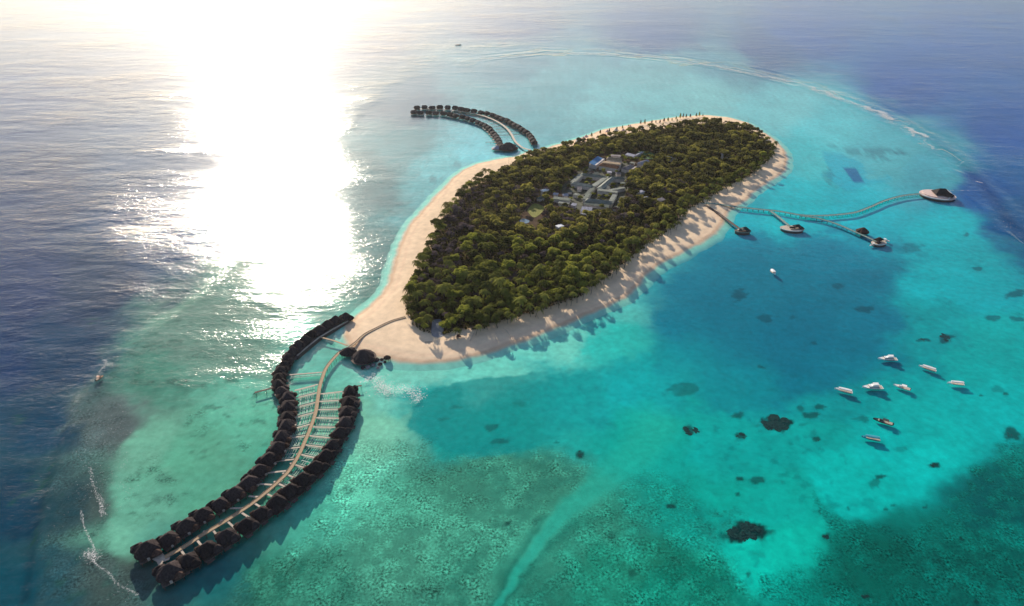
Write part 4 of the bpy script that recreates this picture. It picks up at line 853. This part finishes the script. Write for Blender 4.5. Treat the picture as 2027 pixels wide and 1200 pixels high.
make_boat('small orange and white boat off the reef crest at the edge of the deep water', 197, 748, 7.5, 2.6, 1.1, 'speed', 'boat_orange')
make_boat('small dark boat far out on the open sea beyond the reef', 907, 89, 17, 5, .05, 'covered', 'boat_dark')

# ================================================================== resort buildings in the forest clearing
WINGS = []
def building(lb, wings, cat='building', name='resort_building', group=None):
    p0 = at(wings[0][0], wings[0][1], 5); t = thing(name, lb, cat, (p0.x, p0.y, 1.7), 0, group); o = Vector((p0.x, p0.y, 0))
    for (ax, ay, bx_, by_, w, h, mat, style) in wings:
        a, b = at(ax, ay, 1.7 + h) - o, at(bx_, by_, 1.7 + h) - o; WINGS.append((a + o, b + o, w)); c_ = (a + b) / 2; d = b - a; Ln = math.hypot(d.x, d.y); rz = math.atan2(d.y, d.x)
        MB().box((c_.x, c_.y, h / 2 - .2), (Ln, w, h), rz).build('wall', 'pale_wall', t)
        m = MB()
        if style == 'flat': m.box((c_.x, c_.y, h + .1), (Ln + 1.2, w + 1.2, .5), rz); m.box((c_.x, c_.y, h + .45), (Ln - 1, w - 1.0, .3), rz)
        elif style == 'hip': hip(m, (c_.x, c_.y), Ln / 2 + .8, w / 2 + .8, h + .1, w * .3, rz, .75)
        elif style == 'shed':
            i = len(m.v); m.box((c_.x, c_.y, h + .3), (Ln + 1, w + 1, .4), rz)
            for q in range(i, i + 8):
                v = m.v[q]; yy = -(v[0] - c_.x) * math.sin(rz) + (v[1] - c_.y) * math.cos(rz); m.v[q] = (v[0], v[1], v[2] + .22 * yy)
        m.build('roof', mat, t)
    return t
building('courtyard building with grey green flat roofs below the blue roofed hall', [(1150,345,1198,351,7,6,'roof_grey','hip'),(1150,346,1134,361,7,6,'roof_pale','flat'),(1133,362,1172,369,8,6,'roof_pale','hip'),(1198,353,1174,369,7,6,'roof_pale','flat')])
building('long grey green roofed wings forming a cross beside the first courtyard', [(1214,351,1187,374,8,6,'roof_pale','hip'),(1202,352,1236,353,7,6,'roof_grey','hip'),(1184,376,1222,381,7,6,'roof_pale','flat'),(1176,371,1160,387,6,5,'roof_grey','flat'),(1236,372,1206,377,5,5,'roof_pale','flat')])
building('rectangular grey green courtyard building at the lower end of the clearing', [(1160,396,1212,402,9,6,'roof_pale','hip'),(1217,386,1208,402,6,6,'roof_pale','flat'),(1166,384,1158,395,6,6,'roof_grey','flat'),(1157,402,1205,409,6,4.5,'roof_grey','shed')])
building('low grey roofed building with pale parapet near the yellow lawn', [(1096,392,1128,396,9,5,'roof_grey','flat'),(1106,401,1126,404,5,4,'roof_pale','flat')])
building('stepped white and grey terraces at the foot of the clearing', [(1152,412,1172,414,5,5,'roof_lavender','shed'),(1150,417,1170,419,5,4,'roof_lavender','shed'),(1149,423,1166,425,4,3,'paving','flat')])
building('bright blue roofed hall at the upper end of the clearing', [(1173,326,1190,313,12,7,'roof_blue','shed')])
building('brown and tan tiered building beside the blue roofed hall', [(1188,326,1224,332,10,7,'roof_rust','hip'),(1194,321,1228,325,9,10,'roof_tan','flat'),(1202,314,1230,317,10,11,'roof_tan','hip'),(1210,308,1228,309,7,11,'stone_grey','flat')])
building('pale lavender roofed house below the green lawn', [(1267,325,1282,320,12,6,'roof_lavender','hip')])
building('weathered grey stone roofed house beside the tan building', [(1236,335,1250,330,12,6,'stone_grey','hip'),(1250,341,1262,332,10,6,'stone_grey','hip')])
building('long white roofed shed beside the green lawn', [(1240,305,1256,309,6,5,'roof_lavender','shed'),(1258,308,1272,301,2.5,4,'roof_lavender','flat')])
for k, (px, py, mt, lb) in enumerate([(1277,393,'roof_lavender','small pale roofed house among trees east of the courtyards'),(1309,396,'stone_grey','tilted grey brown roof among trees east of the courtyards'),(1268,380,'roof_lavender','narrow white roof in the trees near the courtyards'),(1078,377,'white_paint','small white roofed kiosk in the trees west of the courtyards'),(968,556,'roof_pale','pale roofed house in the near part of the forest'),(1108,448,'white_paint','thin white shed in a dark gap of the forest'),(1070,392,'roof_grey','grey roofed house above the yellow lawn'),(1200,372,'roof_pale','small flat roofed link between the courtyards'),(1330,310,'roof_lavender','pale roof among the dark trees of the far forest'),(1436,305,'roof_lavender','small pale roof near the forest tip'),(1180,345,'roof_grey','small grey roofed annex above the first courtyard')]):
    building(lb, [(px - 5, py + 1, px + 5, py - 2, 6, 9.5 if k in (0, 1, 2, 3, 4, 5, 8, 9) else 5, mt, ('hip', 'shed', 'flat')[k % 3])], 'house', 'small_house')
for k, (px, py) in enumerate([(1128,379),(1141,385),(1147,373),(1119,387),(1233,363),(1243,347),(1224,344),(1206,340),(1168,339),(1229,399),(1190,421),(1136,405),(1113,407),(1252,322),(1258,352),(1100,384),(1220,412),(1246,372)]):
    building('small grey roofed outbuilding among the trees of the courtyard clearing', [(px - 4, py + rt.uniform(-1, 1), px + 4, py + rt.uniform(-2, 2), rt.uniform(4.5, 6.5), rt.uniform(3.4, 5), ('roof_grey', 'roof_pale', 'stone_grey', 'roof_lavender')[k % 4], ('hip', 'flat', 'shed')[k % 3])], 'outbuilding', 'outbuilding', 'outbuildings in the courtyard clearing')
def ground_patch(name, pts, mat, z=.12, lb=None, cat=None):
    P = smooth_path([at(a_, b_, 2.0) for a_, b_ in pts + pts[:1]], 4)[:-1]; c0 = P[0]; m = MB(); m.prism([(p.x - c0.x, p.y - c0.y) for p in P], 1.2, 2.05 + z); o = m.build(name, mat); o.location = (c0.x, c0.y, 0); return tag(o, kind='structure')
ground_patch('yellow_lawn', [(1043,417),(1058,403),(1078,413),(1058,431)], 'lawn'); ground_patch('green_lawn', [(1256,312),(1264,300),(1290,302),(1296,313),(1276,316)], 'lawn_green')
ground_patch('pool', [(1028,437),(1036,433),(1048,437),(1044,442),(1032,442)], 'pool_water'); ground_patch('grey_paving', [(856,634),(874,634),(878,664),(855,664)], 'paving')
ground_patch('courtyard_ground', [(1110,372),(1160,330),(1250,325),(1240,380),(1215,420),(1130,410)], 'yard', .02)
# beach huts with pink cloth roofs on the far shore
for k, (px, py) in enumerate([(1143,284),(1155,279),(1202,265),(1219,262),(1233,263),(1247,256),(1271,260),(1290,259),(1160,275)]):
    p = at(px, py, 1); t = thing('beach_tent', 'pink cloth roofed beach tent at the forest edge of the far shore', 'tent', (p.x, p.y, ground_z(p.x, p.y)), k * .7, 'beach tents on the far shore')
    m = MB(); m.rings([[(r_ * math.cos(6.283 * j / 6), r_ * math.sin(6.283 * j / 6), z) for j in range(6)] for r_, z in ((4.6, 3.2), (2.4, 4.4), (.15, 7.6))]); m.build('roof', 'pink_cloth' if k % 3 else 'pale_wall', t)
    for j in range(4): a_ = 1.571 * j; MB().cyl((3.4 * math.cos(a_), 3.4 * math.sin(a_), -.5), (3.4 * math.cos(a_), 3.4 * math.sin(a_), 3.4), .12, .12, 5).build('post', 'post_wood', t)
t = thing('beach_bench', 'long dark timber bench on the sand below the grey paving', 'bench', (*at(849, 678, 1.5)[:2], 1.4), .03)
MB().box((0, 0, .5), (7.4, 1.1, .2)).build('seat', 'deck_dark', t)
for x in (-3, 0, 3): MB().box((x, 0, .05), (.3, 1, .8)).build('leg', 'deck_dark', t)
# fallen and leaning bare trunks at the beach edge
for k, (ax, ay, bx_, by_) in enumerate([(978,530,986,556),(995,648,1012,668),(940,655,930,675),(1052,610,1066,630),(1290,505,1300,520)]):
    p, q = at(ax, ay, 9 if k == 0 else 4), at(bx_, by_, 2.0); m = MB(); m.cyl(q - q, (p - q) * .5 + Vector((.4, 0, .6)), .35, .26, 6); m.cyl((p - q) * .5 + Vector((.4, 0, .6)), p - q, .26, .1, 6)
    m.cyl((p - q) * .6, (p - q) * .8 + Vector((2, 1, 1)), .16, .05, 5); o = m.build('bare_trunk', 'deck_pale'); o.location = q; tag(o, ('tall bare pale trunk standing out of the near forest' if k == 0 else 'pale bare trunk leaning over the sand at the forest edge'), 'trunk', None if k == 0 else 'bare trunks at the forest edge')

# palms leaning out over the sand along the lagoon side
for i in range(5, 24):
    for u in (.25, .75):
        p = at(TREES[i][0] * (1 - u) + TREES[i + 1][0] * u + rt.uniform(1, 6), TREES[i][1] * (1 - u) + TREES[i + 1][1] * u + rt.uniform(2, 7), 1.8)
        plant(palms, p.x, p.y, rt.uniform(.85, 1.15), 3, .18)
# young trees between the roofs
LB[5] = ('low leafy tree', 'young trees between the roofs', ' growing between the grey roofs'); cnt[5] = 0
for k in range(900):
    q = CLEAR_W[0]; x, y = rt.uniform(min(p[0] for p in q), max(p[0] for p in q)), rt.uniform(min(p[1] for p in q), max(p[1] for p in q))
    if sdf(np.array([x]), np.array([y]), q, 50)[0] < 1: continue
    bad = False
    for a, b, w in WINGS:
        e = b - a; u = max(0, min(1, ((x - a.x) * e.x + (y - a.y) * e.y) / (e.x ** 2 + e.y ** 2))); d = math.hypot(x - a.x - e.x * u, y - a.y - e.y * u)
        front = y < a.y + e.y * u                       # keep crowns low where they would stand before a wall
        if d < w / 2 + (3.6 if not front else 4.4): bad = True; break
    if bad or cnt[5] > 130: continue
    plant(broad if rt.random() < .75 else dry, x, y, rt.uniform(.42, .72), 5)
for o in broad + dry + palms + pines: remove_tree(o)

# ================================================================== coral heads on the lagoon floor
for k, (px, py, rx, ry, dk) in enumerate([s_ for s_ in SPOTS if s_[4] >= .75]):
    p = at(px, py, -1.8); sc_ = (at(px + rx, py, -1.8) - p).length * .92; sy_ = (at(px, py - ry, -1.8) - p).length * .92; m = MB(); q = random.Random(k)
    if px == 2000: sc_ *= .45; sy_ *= .45
    for j in range(max(7, min(26, int(sc_ * sy_ / 4)))):
        a_, d_ = q.uniform(0, 6.28), math.sqrt(q.random()) * .85; lump(m, (d_ * math.cos(a_) * sc_, d_ * math.sin(a_) * sy_, 0), q.uniform(.25, .5) * min(sc_, sy_) + .3, k * 31 + j, .07, 9, 4)
    o = m.build('coral_head', 'coral_red' if px == 2000 else 'coral_blue' if py < 700 and px < 1780 else 'coral'); o.location = (p.x, p.y, -1.85 if not 1290 < px < 1780 or py > 740 else -2.8)
    big = rx > 25
    tag(o, ('broad black coral head on the turquoise floor south of the boats' if (px, py) == (1538, 838) else 'long black coral head beside the pale sand channel edge' if big and py > 1000 else 'dark red coral rock at the edge of the far reef flat' if px == 2000 else 'dark coral head on the deep blue lagoon floor' if py < 700 and px < 1780 else 'dark coral head on the pale turquoise sand floor'), 'coral', None if big or px == 2000 else ('coral heads in the deep lagoon' if py < 700 and px < 1780 else 'coral heads on the pale sand floor'))

# ================================================================== surf
def flecks(name, lb, strokes, seed):
    q = np.random.RandomState(seed); VV = []
    for pts, w, nper, sz in strokes:
        P = resample(smooth_path([at(a_, b_, .05) for a_, b_ in pts]), 1.0)
        for i in range(int(len(P) * nper)):
            j = q.randint(len(P)); p = P[j]; tg = P[min(j + 1, len(P) - 1)] - P[max(j - 1, 0)]; a_ = math.atan2(tg.y, tg.x) + q.normal() * .35; off = q.normal() * w * .5 + w * .7 * math.sin(j * .11 + 3 * math.sin(j * .031)) * (.4 if w < 3 else 1)
            x, y = p.x - math.sin(a_) * off, p.y + math.cos(a_) * off; L, Wd = sz * (.4 + 1.6 * q.rand() ** 2), sz * .4 * (.4 + q.rand()); z = .06 + .05 * q.rand() + .25 * math.exp(-(off / (w * .4 + .1)) ** 2); ca, sa = math.cos(a_), math.sin(a_)
            for u, v in ((-L, 0), (-L * .2, -Wd), (L, q.uniform(-.3, .3) * Wd), (L * .1, Wd)): VV.append((x + u * ca - v * sa, y + u * sa + v * ca, z))
    VV = np.array(VV); return tag(np_mesh(name, VV, quads_of(VV), 'foam'), lb, 'surf', kind='stuff')
flecks('surf', 'white broken surf on the grey reef crest beyond the boardwalk tip', [([(160,1012),(166,1040),(178,1066),(185,1085),(186,1112),(200,1124)], .8, 8, .36), ([(200,1124),(218,1138),(232,1155),(252,1166),(272,1178)], 1.0, 7, .36), ([(182,1088),(176,1098),(182,1112)], 4, 20, .42), ([(170,1094),(166,1102),(176,1110)], 4, 16, .45),
  ([(178,926),(182,950),(192,975),(200,1005),(206,1020)], 1.6, 5, .45), ([(196,980),(202,1000),(205,1018)], 2.4, 8, .4), ([(165,900),(175,870),(190,840)], 9, 2.2, .3), ([(205,880),(215,860),(235,830)], 8, 2.4, .3), ([(195,1000),(215,1030),(230,1045)], 8, 2.6, .3), ([(170,960),(165,1000)], 7, 2, .3), ([(240,800),(225,850),(230,900)], 12, 6, .3), ([(235,900),(232,960),(236,1010)], 9, 4, .3), ([(190,860),(180,920),(175,980)], 12, 3.5, .3), ([(270,690),(240,740),(245,790)], 12, 4, .3), ([(60,960),(80,1010),(100,1060)], 14, .7, .28),
  ([(206,712),(203,728),(196,748)], 3, 10, .42), ([(262,668),(275,682),(240,712)], 9, 2.0, .3), ([(225,1170),(250,1190)], 7, 2.0, .3), ([(200,770),(190,800),(160,850)], 14, 1.2, .3), ([(250,760),(240,800)], 9, 1.6, .3)], 3)
flecks('surf', 'long white surf line breaking on the outer reef ring behind the island', [([(1080,105),(1200,108),(1290,113),(1350,122),(1420,132),(1500,148),(1566,162)], 4, 12, 1.1), ([(1290,110),(1420,128),(1540,154),(1600,170)], 3, 5, 1.0), ([(930,122),(1010,111),(1100,105),(1200,106)], 3, 5, 1.0), ([(1540,156),(1600,172),(1690,206),(1770,242),(1840,287)], 9, 3, 1.0), ([(1500,140),(1600,164),(1700,200),(1780,236)], 4, 1.5, 1.0), ([(1420,133),(1500,150),(1566,163)], 3, 2, 1.5), ([(1600,172),(1640,185),(1672,197)], 10, 18, 1.1), ([(1640,180),(1670,189)], 4, 8, 1.1), ([(1676,200),(1705,208)], 4, 8, 1.1), ([(1706,210),(1740,222),(1772,236)], 8, 24, 1.2), ([(1735,226),(1765,238)], 5, 6, 1.1), ([(1792,252),(1815,262),(1834,272)], 6, 22, 1.1), ([(1800,262),(1812,270)], 4, 7, 1.0), ([(1837,286),(1850,295)], 3, 9, .9), ([(1932,359),(1946,363)], 2, 9, .8), ([(1880,378),(1950,377)], 1.5, 1.2, .9), ([(870,132),(960,114),(1080,104)], 4, .6, 1.4), ([(1990,440),(2025,480)], 14, 1.6, .6), ([(1960,400),(2000,450)], 14, 1.0, .6)], 5)
flecks('painted_glints', 'patch of sun glints painted as white flecks on the shallows below the domed pavilion', [([(722,752),(750,760),(785,772),(815,785),(832,792)], 9, 24, .75), ([(740,765),(770,775)], 8, 18, .7), ([(672,735),(690,728),(700,738)], 9, 4, .3)], 8)  # sun glitter painted on the water as white flecks, no real foam
flecks('swash', 'thin line of white swash along the beach', [(SHORE[1:22], 1.2, .9, .4), (SHORE[34:66], 1.0, .45, .35)], 12)

# ================================================================== sea haze
o = MB().box((0, 0, 182.5), (28400, 28400, 425)).build('haze', None); tag(o, 'thin warm sea haze over the whole lagoon', 'haze', kind='stuff')
m = bpy.data.materials.new('haze'); m.use_nodes = True; nt = m.node_tree; nt.nodes.clear(); v = nt.nodes.new('ShaderNodeVolumePrincipled'); oo = nt.nodes.new('ShaderNodeOutputMaterial'); nt.links.new(v.outputs[0], oo.inputs['Volume'])
v.inputs['Color'].default_value = (.97, .94, .92, 1); v.inputs['Density'].default_value = .000018; v.inputs['Anisotropy'].default_value = .6
o.data.materials.append(m)
